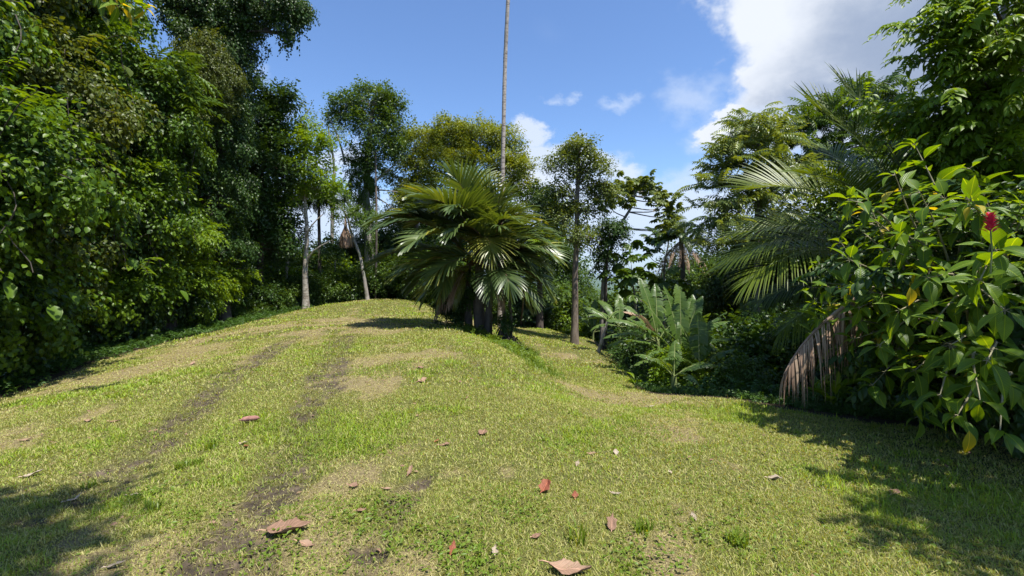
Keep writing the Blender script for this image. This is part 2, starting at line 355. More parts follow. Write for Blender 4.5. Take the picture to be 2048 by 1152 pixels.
def pinnate_tpl(rng, pairs=7, L=.28, W=.11, arch=.3, droop=.55):
    mb = MB(); n = pairs * 2 + 1; t = np.r_[np.repeat(np.linspace(.15, .95, pairs), 2), 1.0]
    sd = np.r_[np.tile([1, -1], pairs), 0]
    z = .12 * np.sin(t * 2) - arch * t * t
    pos = np.stack([0 * t, t, z], -1); d = np.stack([sd * 1.0, .45 + 0 * t + (sd == 0), -droop - .3 * (sd == 0) + rng.uniform(-.15, .15, n)], -1)
    nr = np.stack([sd * .5, 0 * t, np.ones(n)], -1); s_ = L * (1 - .35 * np.abs(t - .45) ** 1.3 * 2) * rng.uniform(.9, 1.1, n)
    mb.inst(DIAMOND, pos, d, nr, s_, rng.uniform(.2, .8, n), s_ * W / L)
    mb.tube([(0, 0, 0), (0, .5, .1 - arch * .25), (0, 1, .11 - arch)], [.008, .006, .003], 3, .4)
    return mb_tpl(mb)
def palmate_tpl(rng, lobes=9, W=.3):
    mb = MB(); a = np.linspace(-2.5, 2.5, lobes) + rng.uniform(-.06, .06, lobes)
    d = np.stack([np.sin(a), np.cos(a), -.32 + 0 * a], -1); s_ = .55 * (1 - .22 * np.abs(a) / 2.5)
    mb.inst(leaf_tpl(3, (.1, .8, .9, 0), .08, .3), np.zeros((lobes, 3)) + [0, .5, .02], d, np.array([0, 0, 1.0]), s_, rng.uniform(.2, .8, lobes), s_ * W / .55 * 1.0)
    mb.tube([(0, 0, 0), (0, .25, .02), (0, .5, .02)], .01, 3, .5)
    return mb_tpl(mb)
r0 = np.random.default_rng(3)
SPR_FAR = [spray_tpl(r0, DIAMOND, 11, .30, .19, a * .5, 1.3, twig=False, loose=.13, droop=.1) for a in (.15, .3, .45, .6)]
SPR_MID = [spray_tpl(r0, LEAF2, 13, .27, .145, a, 1.15, loose=.05) for a in (.1, .3, .5, .7)]
SPR_VINE = [spray_tpl(r0, LEAF2, 14, .25, .19, a, 1.25, droop=.6, loose=.09) for a in (.3, .6, .9, 1.2)]
SPR_LONG = [spray_tpl(r0, LEAF2, 12, .30, .095, a, .95, droop=.35) for a in (.2, .4, .6)]
SPR_NEAR = [spray_tpl(r0, LEAF4, 13, .30, .13, a, 1.05, droop=.35) for a in (.15, .35, .55, .7)]
PINN = [pinnate_tpl(r0, 8, .30, .10, a) for a in (.2, .4, .6)]
PALMATE = [palmate_tpl(r0) for _ in range(3)]

def lumps(rng, n, c, r, shell=.6, bottom=.35):
    """n points in the outer part of an ellipsoid, fewer on its underside; returns points and outward directions"""
    d = nz(rng.normal(size=(int(n * 1.7) + 4, 3))); keep = (d[:, 2] > -.15) | (rng.uniform(size=len(d)) < bottom); d = d[keep][:n]
    while len(d) < n: d = np.concatenate([d, d])[:n]
    # uneven outline
    k = 1 + .20 * np.sin(d[:, 0] * 5 + c[0] * 3) * np.sin(d[:, 1] * 6 + c[1]) + .18 * np.sin(d[:, 2] * 9 + c[2] * 2 + d[:, 0] * 3)
    rr = (shell + (1 - shell) * rng.uniform(0, 1, n) ** .6) * k
    return np.asarray(c) + d * rr[:, None] * np.asarray(r), d
def dress(mb, rng, cen, out, per, cr, tpls, S_, droop=.35, up=.8, tint=(0, 1), flat=.7, outw=.8, jit=.5):
    """sprays round each clump centre"""
    n = len(cen) * per; c = np.repeat(cen, per, 0); o = np.repeat(out, per, 0)
    e = nz(rng.normal(size=(n, 3))); e[:, 2] *= flat
    pos = c + e * cr * rng.uniform(.1, 1, n)[:, None] ** .6
    d = nz(e * .6 + o * outw + rng.normal(size=(n, 3)) * jit * .6 + np.array([0, 0, -droop]))
    nr = nz(UP * up + o * .55 + e * .3 + rng.normal(size=(n, 3)) * .25)
    ct = np.repeat(rng.uniform(tint[0], tint[1], len(cen)), per)
    tn = np.clip(ct * .6 + rng.uniform(tint[0], tint[1], n) * .4, 0, .97)
    s_ = S_ * rng.uniform(.65, 1.15, n); idx = rng.integers(0, len(tpls), n)
    for i, t in enumerate(tpls):
        k = idx == i; mb.inst(t, pos[k] - d[k] * s_[k, None] * .35, d[k], nr[k], s_[k], tn[k])
def bent(a, b, rng, k=5, sag=.12):
    a = np.asarray(a, float); b = np.asarray(b, float); t = np.linspace(0, 1, k)[:, None]; L = np.linalg.norm(b - a)
    off = rng.normal(size=3) * .12 * L; return a + (b - a) * t + off * np.sin(t * np.pi) * .6 + UP * (sag * L * np.sin(t * np.pi))
def smooth_path(pts, k=4):
    pts = np.asarray(pts, float); n = len(pts)
    if n < 3: return pts
    t = np.arange(n); tt = np.linspace(0, n - 1, (n - 1) * k + 1); m = np.gradient(pts, axis=0); o = []
    for x in tt:
        i = min(int(x), n - 2); f = x - i
        o.append((2*f**3-3*f**2+1)*pts[i] + (f**3-2*f**2+f)*m[i] + (-2*f**3+3*f**2)*pts[i+1] + (f**3-f**2)*m[i+1])
    return np.array(o)

def tree(name, label, cat, trunk, r0_, r1_, blobs, leafmat, bark, seed, tpls=SPR_FAR, S_=.55, per=7, cr=.4, group=None, limbs=True, shell=.55,
         droop=.35, up=.8, tint=(0, 1), sides=9, twigs=4, vines=None, outw=.8, extra=None, limb_r=.35, flat=.7, heart=False):
    """blobs: (centre, radii, clumps); limbs run from the trunk into every blob and fork to its clumps"""
    rng = np.random.default_rng(seed); tp = smooth_path(trunk)
    root = thing(name, label, cat, tp[0], group); bk = MB(); lf = MB(); ht = MB()
    rad = np.linspace(r0_, r1_, len(tp)); rad[0] *= 1.35; rad[1:2] *= 1.1
    bk.tube(tp + rng.normal(size=tp.shape) * r0_ * .07, rad, sides)
    for (c, r, n) in blobs:
        c = np.asarray(c, float); r = np.broadcast_to(np.asarray(r, float), (3,))
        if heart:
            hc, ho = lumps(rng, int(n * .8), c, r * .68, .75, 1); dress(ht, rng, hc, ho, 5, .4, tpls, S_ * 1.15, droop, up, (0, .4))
        cen, outd = lumps(rng, n, c, r, shell)
        dress(lf, rng, cen, outd, per, cr, tpls, S_, droop, up, tint, outw=outw, flat=flat)
        if limbs:
            dd = np.linalg.norm(tp - c, axis=1) + np.maximum(0, tp[:, 2] - c[2] + .3 * r[2]) * 2.5; j = int(np.argmin(dd)); j = max(1, min(j, len(tp) - 1))
            rl = rad[j] * limb_r; lp = bent(tp[j], c, rng); bk.tube(lp, np.linspace(rl, rl * .45, 5), 6)
            for q in rng.choice(len(cen), min(len(cen), max(3, int(n * .5)) if twigs else 0), replace=False):
                s0 = lp[rng.integers(2, 5)]; tw = bent(s0, cen[q], rng, 4, .08); bk.tube(tw, np.linspace(rl * .32, rl * .08, 4), 4)
    if extra: extra(bk, lf, rng, tp)
    bk.build('trunk', M[bark], root); lf.build('crown', M[leafmat], root)
    if ht.n: ht.build('inner_shade_leaves', M['dark'], root)  # dark-coloured inner leaves paint the shaded depth between the lumps
    return root
def B(px, py, Y, rx, rz, n, dep=None, dy=0):
    """an ellipsoid seen at a photo pixel, pixel radii turned into metres at depth Y"""
    return (P(px, py, Y + dy), np.array([rx / F * Y, (dep if dep else (rx + rz) / 2 / F * Y), rz / F * Y]), n)
def gz(p): return np.array([p[0], p[1], float(H(p[0], p[1]))])
def base(px, Y): x = (px - 1024) / F * Y; return np.array([x, Y, float(H(x, Y)) - .08])

# ------------------------------------------------------------------ fronds (palms, bananas)
def frond(lf, st, p0, az_, el_, L, curve, n, prof, llen, wfac=1.0, fwd=.7, v=.35, hang=.5, tear=.2, rng=None, seg=4, petiole=.12, rr=.02, roll=0.0, tint=.5, tips=.15, twist=0.0, gaps=0.0, var=.18, rag=0.0):
    """a curved midrib with strips along both sides. az_ from +Y clockwise, el_ start elevation, curve = total downward turn"""
    K = 24; t = np.linspace(0, 1, K + 1); el = el_ - curve * t ** 1.6; azz = az_ + twist * t
    d = np.stack([np.cos(el) * np.sin(azz), np.cos(el) * np.cos(azz), np.sin(el)], -1)
    pts = np.asarray(p0) + np.concatenate([[np.zeros(3)], np.cumsum((d[1:] + d[:-1]) / 2 * L / K, 0)])
    st.tube(pts[::3] if K % 3 == 0 else pts, np.linspace(rr, rr * .18, len(pts[::3])), 5)
    tl = np.linspace(petiole, 1, n) + rng.uniform(-.3, .3, n) * (1 - petiole) / n * (1 - wfac if wfac < 1 else .1); tl = np.clip(tl, 0, 1)
    pos = np.stack([np.interp(tl, t, pts[:, i]) for i in range(3)], -1); dd = nz(np.stack([np.interp(tl, t, d[:, i]) for i in range(3)], -1))
    side0 = nz(np.cross(dd, UP) + 1e-6); upn = np.cross(side0, dd)
    ro = roll + rng.uniform(-.05, .05); side = side0 * math.cos(ro) + upn * math.sin(ro); upn = upn * math.cos(ro) - side0 * math.sin(ro)
    u = (tl - petiole) / (1 - petiole); ll = llen * np.interp(u, np.linspace(0, 1, len(prof)), prof)
    w = L * (1 - petiole) / n * wfac
    ll = ll * (1 + rng.uniform(-rag, rag, n))
    for sg in (1, -1):
        g = np.floor(np.arange(n) / max(1, rng.integers(4, 9))); gr = rng.uniform(-1, 1, int(g.max()) + 2)[g.astype(int)] * tear
        keep = rng.uniform(size=n) > gaps
        fw = fwd * (1 - .2 * u) + .9 * (u ** 6) + rng.uniform(-.5, .5, n) * .06 + gr * .2
        vv = v + gr * .8 + rng.uniform(-.06, .06, n)
        a = side * sg * np.cos(fw)[:, None] + dd * np.sin(fw)[:, None]; a = nz(a * np.cos(vv)[:, None] + upn * np.sin(vv)[:, None])
        cur = pos.copy(); rows = [cur.copy()]; dirs = [a.copy()]; hg = hang * (1 + gr * .8 + rng.uniform(-.15, .15, n))
        for s_ in range(seg):
            f = (s_ + 1) / seg; a = nz(a + np.array([0, 0, -1.0]) * (hg * (.25 + f) / seg * 1.6)[:, None]); cur = cur + a * (ll / seg)[:, None]; rows.append(cur.copy()); dirs.append(a.copy())
        V = []; A = []; rt = np.clip(tint + rng.uniform(-var, var, n) + gr * .3, 0, .98)
        for k, (c, a_) in enumerate(zip(rows, dirs)):
            f = k / seg; ww = w * .5 * (1.0 if f < .55 else (1 - (f - .55) / .45 * (1 - tips)))
            if k == 0: ww *= .85
            wd = nz(dd - a_ * (dd * a_).sum(-1, keepdims=True) + 1e-6)
            V += [c - wd * ww, c + wd * ww]
            A += [np.stack([np.full(n, -.5), np.full(n, f), rt], -1), np.stack([np.full(n, .5), np.full(n, f), rt], -1)]
        V = np.stack(V, 1)[keep]; A = np.stack(A, 1)[keep]; m = len(V)
        q = np.array([(2 * k, 2 * k + 1, 2 * k + 3, 2 * k + 2) for k in range(seg)])
        lf.add(V.reshape(-1, 3), (q[None] + (np.arange(m) * (2 * seg + 2))[:, None, None]).reshape(-1, 4), None, A.reshape(-1, 3))
    return pts
def frond_part(root, name, mat, stalk, **kw):
    """one frond as one part: leaflets, with its stalk as a sub-part"""
    lf = MB(); st = MB(); frond(lf, st, **kw); o = lf.build(name, mat, root)
    me_par = o; s = st.build('stalk', stalk, None)
    s.data.transform(__import__('mathutils').Matrix.Translation(-root.location)); s.parent = o
    return o

# ================================================================== THE GROUND
lawn_px = [(1800, 850, 5.8), (1650, 832, 6.3), (1450, 798, 7.4), (1300, 785, 8.7), (1255, 745, 12.0), (1227, 712, 15.8), (1190, 680, 21.5), (1100, 661, 24.6), (1035, 659, 25), (1015, 664, 19)]
LAWN = [tuple(P(*q)[:2]) for q in lawn_px] + [(.0, 20.5), (-1.2, 23), (-3.5, 25), (-6, 25.3), (-8, 24)] + [tuple(P(*q)[:2]) for q in [(620, 616, 22), (560, 629, 20), (480, 650, 17), (430, 664, 15.2), (300, 695, 12.6), (150, 742, 10.2), (0, 800, 8.2)]] + [(-9, 3), (-9, -6), (9, -6), (9, 2.6), (6.5, 3.6)]
def inside(x, y, poly):
    r = np.zeros(x.shape, bool); j = len(poly) - 1
    for i in range(len(poly)):
        (xi, yi), (xj, yj) = poly[i], poly[j]
        r ^= ((yi > y) != (yj > y)) & (x < (xj - xi) * (y - yi) / (yj - yi + 1e-12) + xi); j = i
    return r
def lawnmask(x, y):
    d = line_dist(x, y, LAWN + [LAWN[0]]); d = np.where(inside(x, y, LAWN), d, -d)
    return sstep(d + .5 * (fbm(x * 1.2, y * 1.2, 51) - .5), -.12, .18)
th = np.r_[np.arange(-64, 64.01, .36), np.arange(66, 295, 3.0)] * np.pi / 180
rr = np.r_[np.exp(np.arange(np.log(.7), np.log(62), .0125)), np.exp(np.arange(np.log(66), np.log(45000), .07))]
gx = np.r_[0, (rr[:, None] * np.sin(th)[None]).ravel()]; gy = np.r_[0, (rr[:, None] * np.cos(th)[None]).ravel()]
gzv = H(gx, gy)
nt, nr_ = len(th), len(rr)
i = np.arange(nr_ - 1)[:, None] * nt + 1; j = np.arange(nt)[None]; j2 = (j + 1) % nt
gq = np.stack([i + j, i + nt + j, i + nt + j2, i + j2], -1).reshape(-1, 4)
gt = np.stack([np.zeros(nt, int), 1 + np.arange(nt), 1 + (np.arange(nt) + 1) % nt], -1)
gb = MB(); gb.add(np.stack([gx, gy, gzv], -1), gq, gt, np.stack([mudmask(gx, gy), drymask(gx, gy), lawnmask(gx, gy)], -1))
m = bpy.data.materials.new('lawn_soil'); m.use_nodes = True; N = NT(m.node_tree); o_ = N.new('ShaderNodeOutputMaterial'); b_ = N.new('ShaderNodeBsdfPrincipled'); N.link(b_.outputs[0], o_.inputs[0])
at = N.new('ShaderNodeAttribute', attribute_name='leaf'); s_ = N.new('ShaderNodeSeparateXYZ'); N.link(at.outputs['Vector'], s_.inputs[0]); ge = N.new('ShaderNodeNewGeometry'); pos_ = ge.outputs['Position']
n1 = N.noise(pos_, 70, 6, .7); n2 = N.noise(pos_, 9, 5, .65); n3 = N.noise(pos_, 1.3, 4, .6); n4 = N.noise(pos_, .035, 8, .65)
green = N.ramp(n1.outputs[0], [(.32, (.030, .034, .008)), (.5, (.085, .090, .022)), (.68, (.20, .19, .06))])
straw = N.ramp(n1.outputs[0], [(.32, (.06, .045, .025)), (.5, (.19, .145, .075)), (.68, (.40, .32, .17))])
mudc = N.ramp(n2.outputs[0], [(.3, (.035, .028, .020)), (.55, (.085, .065, .045)), (.75, (.17, .13, .09))])
litter = N.ramp(n2.outputs[0], [(.3, (.018, .014, .008)), (.55, (.045, .032, .018)), (.75, (.09, .06, .035))])
farc = N.ramp(n4.outputs[0], [(.3, (.020, .045, .012)), (.55, (.045, .085, .02)), (.75, (.10, .13, .05))])
lw = N.mix(N.m('MULTIPLY', N.step(N.m('ADD', s_.outputs[1], N.m('MULTIPLY', N.m('SUBTRACT', n2.outputs[0], .5), 1.2)), .3, .9), .8), green, straw)
lw = N.mix(N.step(N.m('ADD', s_.outputs[0], N.m('MULTIPLY', N.m('SUBTRACT', n2.outputs[0], .5), .8)), .25, .8), lw, mudc)
sx = N.new('ShaderNodeSeparateXYZ'); N.link(pos_, sx.inputs[0]); dist_ = N.m('SQRT', N.m('ADD', N.m('MULTIPLY', sx.outputs[0], sx.outputs[0]), N.m('MULTIPLY', sx.outputs[1], sx.outputs[1])))
nl_ = N.mix(N.step(dist_, 45, 70), litter, farc)
N.link(N.mix(s_.outputs[2], nl_, lw), b_.inputs['Base Color']); b_.inputs['Roughness'].default_value = .9; b_.inputs['Specular IOR Level'].default_value = .2
bp = N.new('ShaderNodeBump'); bp.inputs['Strength'].default_value = .8; bp.inputs['Distance'].default_value = .02; N.link(n1.outputs[0], bp.inputs['Height']); N.link(bp.outputs[0], b_.inputs['Normal'])
tag(gb.build('ground', m), kind='structure')

# ------------------------------------------------------------------ grass
M['grass'] = leaf_mat('grass_blades', (.50, .44, .20), (.270, .315, .052), (.205, .365, .026), .28, .55, churn=(.052, .044, .024))
rg = np.random.default_rng(11)
def scatter(n, y0, y1, k=1.18, x0=0):
    Y = np.sqrt(rg.uniform(y0 ** 2, y1 ** 2, n)); X = rg.uniform(-k, k, n) * (Y + .6); return X, Y
def blades(mb, X, Y, h, w, lie=.5, tbias=0.0, keepmud=.62, need=None):
    lm = lawnmask(X, Y); md = mudmask(X, Y); dr = drymask(X, Y)
    lush = sstep(fbm(X * .8, Y * .8, 61) * .55 + fbm(X * 3.1, Y * 3.1, 63) * .45, .47, .66)
    k = (rg.uniform(size=len(X)) < lm * (1 - md * (1 - keepmud)) * (1 - .22 * dr))
    if need is not None: k &= rg.uniform(size=len(X)) < need(X, Y, lush)
    X, Y, md, dr, lush = X[k], Y[k], md[k], dr[k], lush[k]; n = len(X); Z = H(X, Y) - .004
    hh = h * rg.uniform(.45, 1.3, n) * (1 - .45 * dr) * (1 + .6 * lush)
    a = rg.uniform(0, 2 * np.pi, n); dirv = np.stack([np.cos(a), np.sin(a), np.zeros(n)], -1); b = a + rg.uniform(.6, 2.5, n)
    wv = np.stack([np.cos(b), np.sin(b), np.zeros(n)], -1) * (w * rg.uniform(.6, 1.3, n))[:, None] * .5
    ln = lie * rg.uniform(.2, 1.9, n); p = np.stack([X, Y, Z], -1)
    up = np.stack([0 * X, 0 * X, hh], -1) * (1 / np.sqrt(1 + ln * ln))[:, None]; off = dirv * (hh * ln / np.sqrt(1 + ln * ln))[:, None]
    t = np.clip(.56 + tbias + .40 * (lush - .35) - .30 * dr - .25 * md + rg.normal(size=n) * .24, 0, .97)
    st = rg.uniform(size=n) < (.12 + .26 * dr); t[st] = rg.uniform(0, .2, st.sum())
    V = np.stack([p - wv, p + wv, p + wv * .75 + up * .62 + off * .45, p - wv * .75 + up * .62 + off * .45, p + up + off], 1)
    A = np.zeros((n, 5, 3)); A[:, :, 2] = t[:, None]; A[:, :, 1] = .5; A[:, :, 0] = np.clip(md * .72 * (rg.uniform(size=n) < .8) + .35 * (rg.uniform(size=n) < .16), 0, .9)[:, None]
    o5 = np.arange(n)[:, None] * 5
    mb.add(V.reshape(-1, 3), o5 + np.array([[0, 1, 2, 3]]), o5 + np.array([[3, 2, 4]]), A.reshape(-1, 3))
gm = MB()
for n, y0, y1, h, w in [(170000, 1.7, 3.6, .030, .0052), (170000, 3.6, 6.5, .034, .0080), (180000, 6.5, 12, .040, .015), (130000, 12, 26, .055, .032)]:
    blades(gm, *scatter(n, y0, y1), h, w, .95)
blades(gm, *scatter(26000, 1.9, 7), .07, .0045, .5, .22, need=lambda x, y, l: l ** 2)       # taller tufts in the lush spots
X, Y = scatter(15000, 1.9, 9); k = lawnmask(X, Y) > .5; X, Y = X[k], Y[k]; n = len(X)           # straw lying flat
a = rg.uniform(0, 6.28, n); dv = np.stack([np.cos(a), np.sin(a), rg.uniform(-.02, .12, n)], -1); L_ = rg.uniform(.02, .09, n)
p = np.stack([X, Y, H(X, Y) + rg.uniform(.004, .022, n)], -1); wv = np.stack([-np.sin(a), np.cos(a), 0 * a], -1) * .0016
gm.add(np.stack([p - wv, p + wv, p + wv * .6 + dv * L_[:, None], p - wv * .6 + dv * L_[:, None]], 1).reshape(-1, 3), np.arange(n * 4).reshape(-1, 4), None, np.array([.0, .5, .04]))
tag(gm.build('grass', M['grass'], smooth=False), 'short mown grass with straw and bare muddy wheel tracks', 'grass', kind='stuff')
# small broad-leaved weeds in the lawn
wm = MB(); X, Y = scatter(110000, 1.8, 8)
lush = sstep(fbm(X * .8, Y * .8, 61) * .55 + fbm(X * 3.1, Y * 3.1, 63) * .45, .50, .68)
k = rg.uniform(size=len(X)) < (lush * .9 + .03) * lawnmask(X, Y) * (1 - .8 * mudmask(X, Y)); X, Y = X[k], Y[k]; n = len(X)
a = rg.uniform(0, 6.28, n)
wm.inst(LEAF2, np.stack([X, Y, H(X, Y) + rg.uniform(.002, .022, n)], -1), np.stack([np.cos(a), np.sin(a), rg.uniform(-.1, .6, n)], -1), np.stack([rg.normal(size=n) * .3, rg.normal(size=n) * .3, np.ones(n)], -1),
        rg.uniform(.014, .036, n), rg.uniform(.1, .9, n), rg.uniform(.008, .018, n))
for px, py, rad, cnt, sz in [(745, 1040, .28, 420, .035), (800, 1010, .14, 160, .03), (880, 1090, .30, 420, .035), (960, 1130, .22, 300, .035), (1050, 1030, .2, 200, .03), (1290, 1120, .25, 300, .035), (1400, 1070, .3, 260, .035), (1010, 1010, .3, 300, .028), (680, 885, .35, 350, .035), (400, 1030, .25, 260, .035), (300, 990, .3, 200, .04),
                             (620, 905, .4, 260, .03), (1130, 900, .4, 200, .03), (1330, 900, .5, 260, .03), (540, 1100, .2, 160, .035), (1620, 1100, .5, 320, .035), (1800, 1060, .5, 320, .035), (1750, 960, .6, 300, .04), (1480, 1000, .4, 240, .03), (200, 900, .5, 260, .035), (850, 800, .6, 260, .035), (1090, 745, .5, 200, .05)]:
    cnt = int(cnt * .55); c = G(px, py); a = rg.uniform(0, 6.28, cnt); r_ = rad * rg.uniform(0, 1, cnt) ** .7; X = c[0] + np.cos(a) * r_; Y = c[1] + np.sin(a) * r_; a = rg.uniform(0, 6.28, cnt)
    wm.inst(LEAF2, np.stack([X, Y, H(X, Y) + rg.uniform(.004, .04, cnt)], -1), np.stack([np.cos(a), np.sin(a), rg.uniform(-.1, .7, cnt)], -1), np.stack([rg.normal(size=cnt) * .4, rg.normal(size=cnt) * .4, np.ones(cnt)], -1), rg.uniform(.5, 1.2, cnt) * sz, rg.uniform(.2, .9, cnt), rg.uniform(.25, .6, cnt) * sz)
tag(wm.build('lawn_weeds', M['weed']), 'tiny broad-leaved weeds growing through the mown lawn', 'weeds', kind='stuff')
# leafy ground cover along the forest edges, on the bank below the palm and under the shrubs
cm = MB()
def cover(pts, wid, n, s_, h, mb):
    pts = np.array(pts); seg = rg.integers(0, len(pts) - 1, n); f = rg.uniform(size=n)[:, None]
    q = pts[seg] * (1 - f) + pts[seg + 1] * f; X = q[:, 0] + rg.normal(size=n) * wid; Y = q[:, 1] + rg.normal(size=n) * wid; a = rg.uniform(0, 6.28, n)
    p_ = np.stack([X, Y, H(X, Y) + h * rg.uniform(0, 1, n) ** 1.5], -1); ti = rg.integers(0, 4, n)
    for t in range(4):
        kk = ti == t; m_ = kk.sum(); aa = a[kk]
        mb.inst(SPR_MID[t], p_[kk], np.stack([np.cos(aa), np.sin(aa), rg.uniform(.0, 1.1, m_)], -1), np.stack([rg.normal(size=m_) * .3, rg.normal(size=m_) * .3, np.ones(m_)], -1), s_ * rg.uniform(.6, 1.2, m_), rg.uniform(0, .8, m_))
edgeL = [P(*q)[:2] for q in [(620, 616, 23), (560, 629, 20.6), (480, 650, 17.6), (380, 672, 14.6), (300, 690, 13), (150, 735, 10.8), (0, 792, 9.0), (-200, 900, 6.5)]]
edgeL = [e + np.array([-.5, .1]) for e in edgeL]
cover(edgeL, .45, 4200, .24, .16, cm)
cover([e + np.array([-1.6, .1]) for e in edgeL], .7, 3600, .34, .35, cm)
cover([(5.6, 5.7), (4.6, 6.8), (3.4, 8.1), (2.95, 9.3), (3.1, 11), (3.45, 14.4), (3.8, 18)], .13, 1500, .16, .06, cm)
cover([(6.5, 6.8), (4.8, 8.4), (4.3, 9.9), (4.3, 12), (4.7, 15)], .4, 1600, .34, .25, cm)
tag(cm.build('ground_cover', M['cover']), 'low leafy ground cover creeping along the shaded forest edge', 'ground cover', kind='stuff')
bm_ = MB()
def tuft(mb, c, n, h, w, spread, tb=.6):
    a = rg.uniform(0, 6.28, n); r_ = spread * rg.uniform(0, 1, n) ** .5; X = c[0] + np.cos(a) * r_; Y = c[1] + np.sin(a) * r_; p_ = np.stack([X, Y, H(X, Y) - .01], -1)
    b = rg.uniform(0, 6.28, n); dr_ = np.stack([np.cos(b), np.sin(b), 0 * b], -1); wv = np.stack([-np.sin(b), np.cos(b), 0 * b], -1) * w * .5; hh = h * rg.uniform(.5, 1.15, n)[:, None]; ln = rg.uniform(.1, .8, n)[:, None]
    V = np.stack([p_ - wv, p_ + wv, p_ + wv * .9 + UP * hh * .55 + dr_ * hh * ln * .3, p_ - wv * .9 + UP * hh * .55 + dr_ * hh * ln * .3, p_ + UP * hh * (1 - .3 * ln) + dr_ * hh * ln], 1)
    A = np.zeros((n, 5, 3)); A[:, :, 0] = .3; A[:, :, 1] = .5; A[:, :, 2] = np.clip(tb + rg.normal(size=n) * .15, 0, .97)[:, None]; o5 = np.arange(n)[:, None] * 5
    mb.add(V.reshape(-1, 3), o5 + np.array([[0, 1, 2, 3]]), o5 + np.array([[3, 2, 4]]), A.reshape(-1, 3))
for q in [(-1.3, 14.6), (-.9, 13.6), (-.5, 12.9), (-.2, 12.2), (.1, 11.4), (.35, 10.6), (.5, 10.0), (.6, 9.4), (-1.6, 14.9), (.25, 12.6), (.5, 13.6), (.45, 15), (-.1, 13.2), (.75, 10.9), (0, 16.2), (.72, 8.9)]:
    tuft(bm_, (q[0] + rg.normal() * .08, q[1]), 150, .13 * rg.uniform(.6, 1.3), .012, .42, .45)
cover([(-1.5, 14.4), (-.6, 13.0), (0, 11.8), (.5, 10.4)], .26, 420, .22, .12, bm_)
tag(bm_.build('bank_grass', M['weed'], smooth=False), 'bright longer grass and weeds on the bank below the clump palm', 'grass', kind='stuff')

# ================================================================== THE CLUMP PALM in the middle
rp = np.random.default_rng(5)
pb = base(958, 14.2); palm = thing('clump_palm', 'broad-fronded clump palm with several dark stems in the middle of the lawn', 'palm', pb)
stems = [[(-.98, 14.2), (-1.0, 14.2), (-.95, 14.15), 2.65, .15], [(-1.3, 14.5), (-1.38, 14.5), (-1.3, 14.4), 2.3, .10], [(-.72, 14.0), (-.68, 14.0), (-.6, 13.9), 2.4, .11], [(-.25, 13.5), (-.22, 13.6), (-.35, 13.7), 1.7, .06], [(-.07, 13.4), (-.02, 13.5), (-.1, 13.7), 1.6, .05], [(-1.6, 14.8), (-1.7, 14.9), (-1.65, 14.8), 1.4, .07]]
tops = []
for a, b, c, h, r in stems:
    z0 = float(H(a[0], a[1])) - .1; mb = MB(); pts = smooth_path([(*a, z0), (*b, z0 + h * .5), (*c, z0 + h)], 5); rd = np.linspace(r * 1.25, r * .8, len(pts)) * (1 + .07 * rp.normal(size=len(pts)))
    mb.tube(pts, rd, 10); mb.build('trunk', M['barkdark'], palm); tops.append(pts[-1])
FP = dict(n=30, prof=(.4, .85, 1, 1, .97, .85, .6), llen=1.08, wfac=1.02, fwd=.80, v=.30, hang=.40, var=.34, tear=.22, seg=5, petiole=.16, rr=.028, tips=.3)
fl = [(-20, 82, 2.7, 35, 0), (25, 76, 2.7, 42, 0), (165, 82, 2.4, 30, .2), (-62, 64, 2.9, 66, .3), (62, 62, 2.6, 72, -.2), (-92, 54, 3.0, 82, .2), (88, 52, 2.5, 84, 0), (-112, 40, 2.9, 76, .2),
      (112, 42, 2.3, 84, -.2), (-82, 30, 3.0, 66, 0), (78, 26, 2.4, 76, 0), (-102, 10, 2.7, 60, .2), (100, 10, 2.2, 74, -.2), (150, 44, 2.1, 100, 0), (-150, 46, 2.2, 96, 0), (176, 22, 1.6, 100, 0),
      (128, 4, 1.9, 66, 0), (-132, 8, 2.1, 66, .2), (92, -12, 2.0, 52, 0), (118, -22, 1.7, 42, -.2), (0, 52, 2.8, 72, 0), (-32, 42, 2.7, 74, 0), (38, 40, 2.4, 70, 0), (-48, 16, 2.4, 56, 0), (50, 14, 2.2, 60, 0),
      (-72, 46, 3.0, 64, .2), (70, 38, 2.5, 70, 0), (-125, 64, 2.5, 72, 0), (135, 62, 2.3, 80, 0), (-95, 70, 2.7, 66, 0), (100, 70, 2.5, 62, 0), (195, 64, 2.1, 84, 0), (-140, 80, 2.4, 40, -.3), (110, 82, 2.4, 40, .3),
      (-85, 14, 2.9, 56, .2), (-118, 26, 2.8, 70, .2), (-64, 30, 2.9, 60, .1), (-96, 40, 3.0, 70, .1), (104, 24, 2.6, 76, -.2), (84, 4, 2.5, 58, -.1), (122, 16, 2.4, 72, -.1), (160, 58, 2.2, 90, .2), (-160, 60, 2.3, 86, -.2), (-20, 66, 2.8, 60, 0), (75, 60, 2.7, 72, .1)]
for k, (a, e, L, c, ro) in enumerate(fl):
    src = tops[0] if k % 3 == 0 or e > 60 else tops[(k % 3)]
    e = e + 12 if e < 60 else e; c = c + 12
    src = src + rp.normal(size=3) * .06 + UP * (.0 if e > 30 else -.15)
    yl = k in (2, 15, 13, 10)
    frond_part(palm, 'frond', M['palm_yellow'] if yl else M['palm'], M['rachis_red'], p0=src, az_=R(a + rp.uniform(-7, 7)), el_=R(e), L=L * (1.02 if a <= 0 or a > 170 else .76), curve=R(c * .9), roll=ro, rng=rp, tint=rp.uniform(.3, .75), twist=rp.uniform(-.25, .25), **FP)
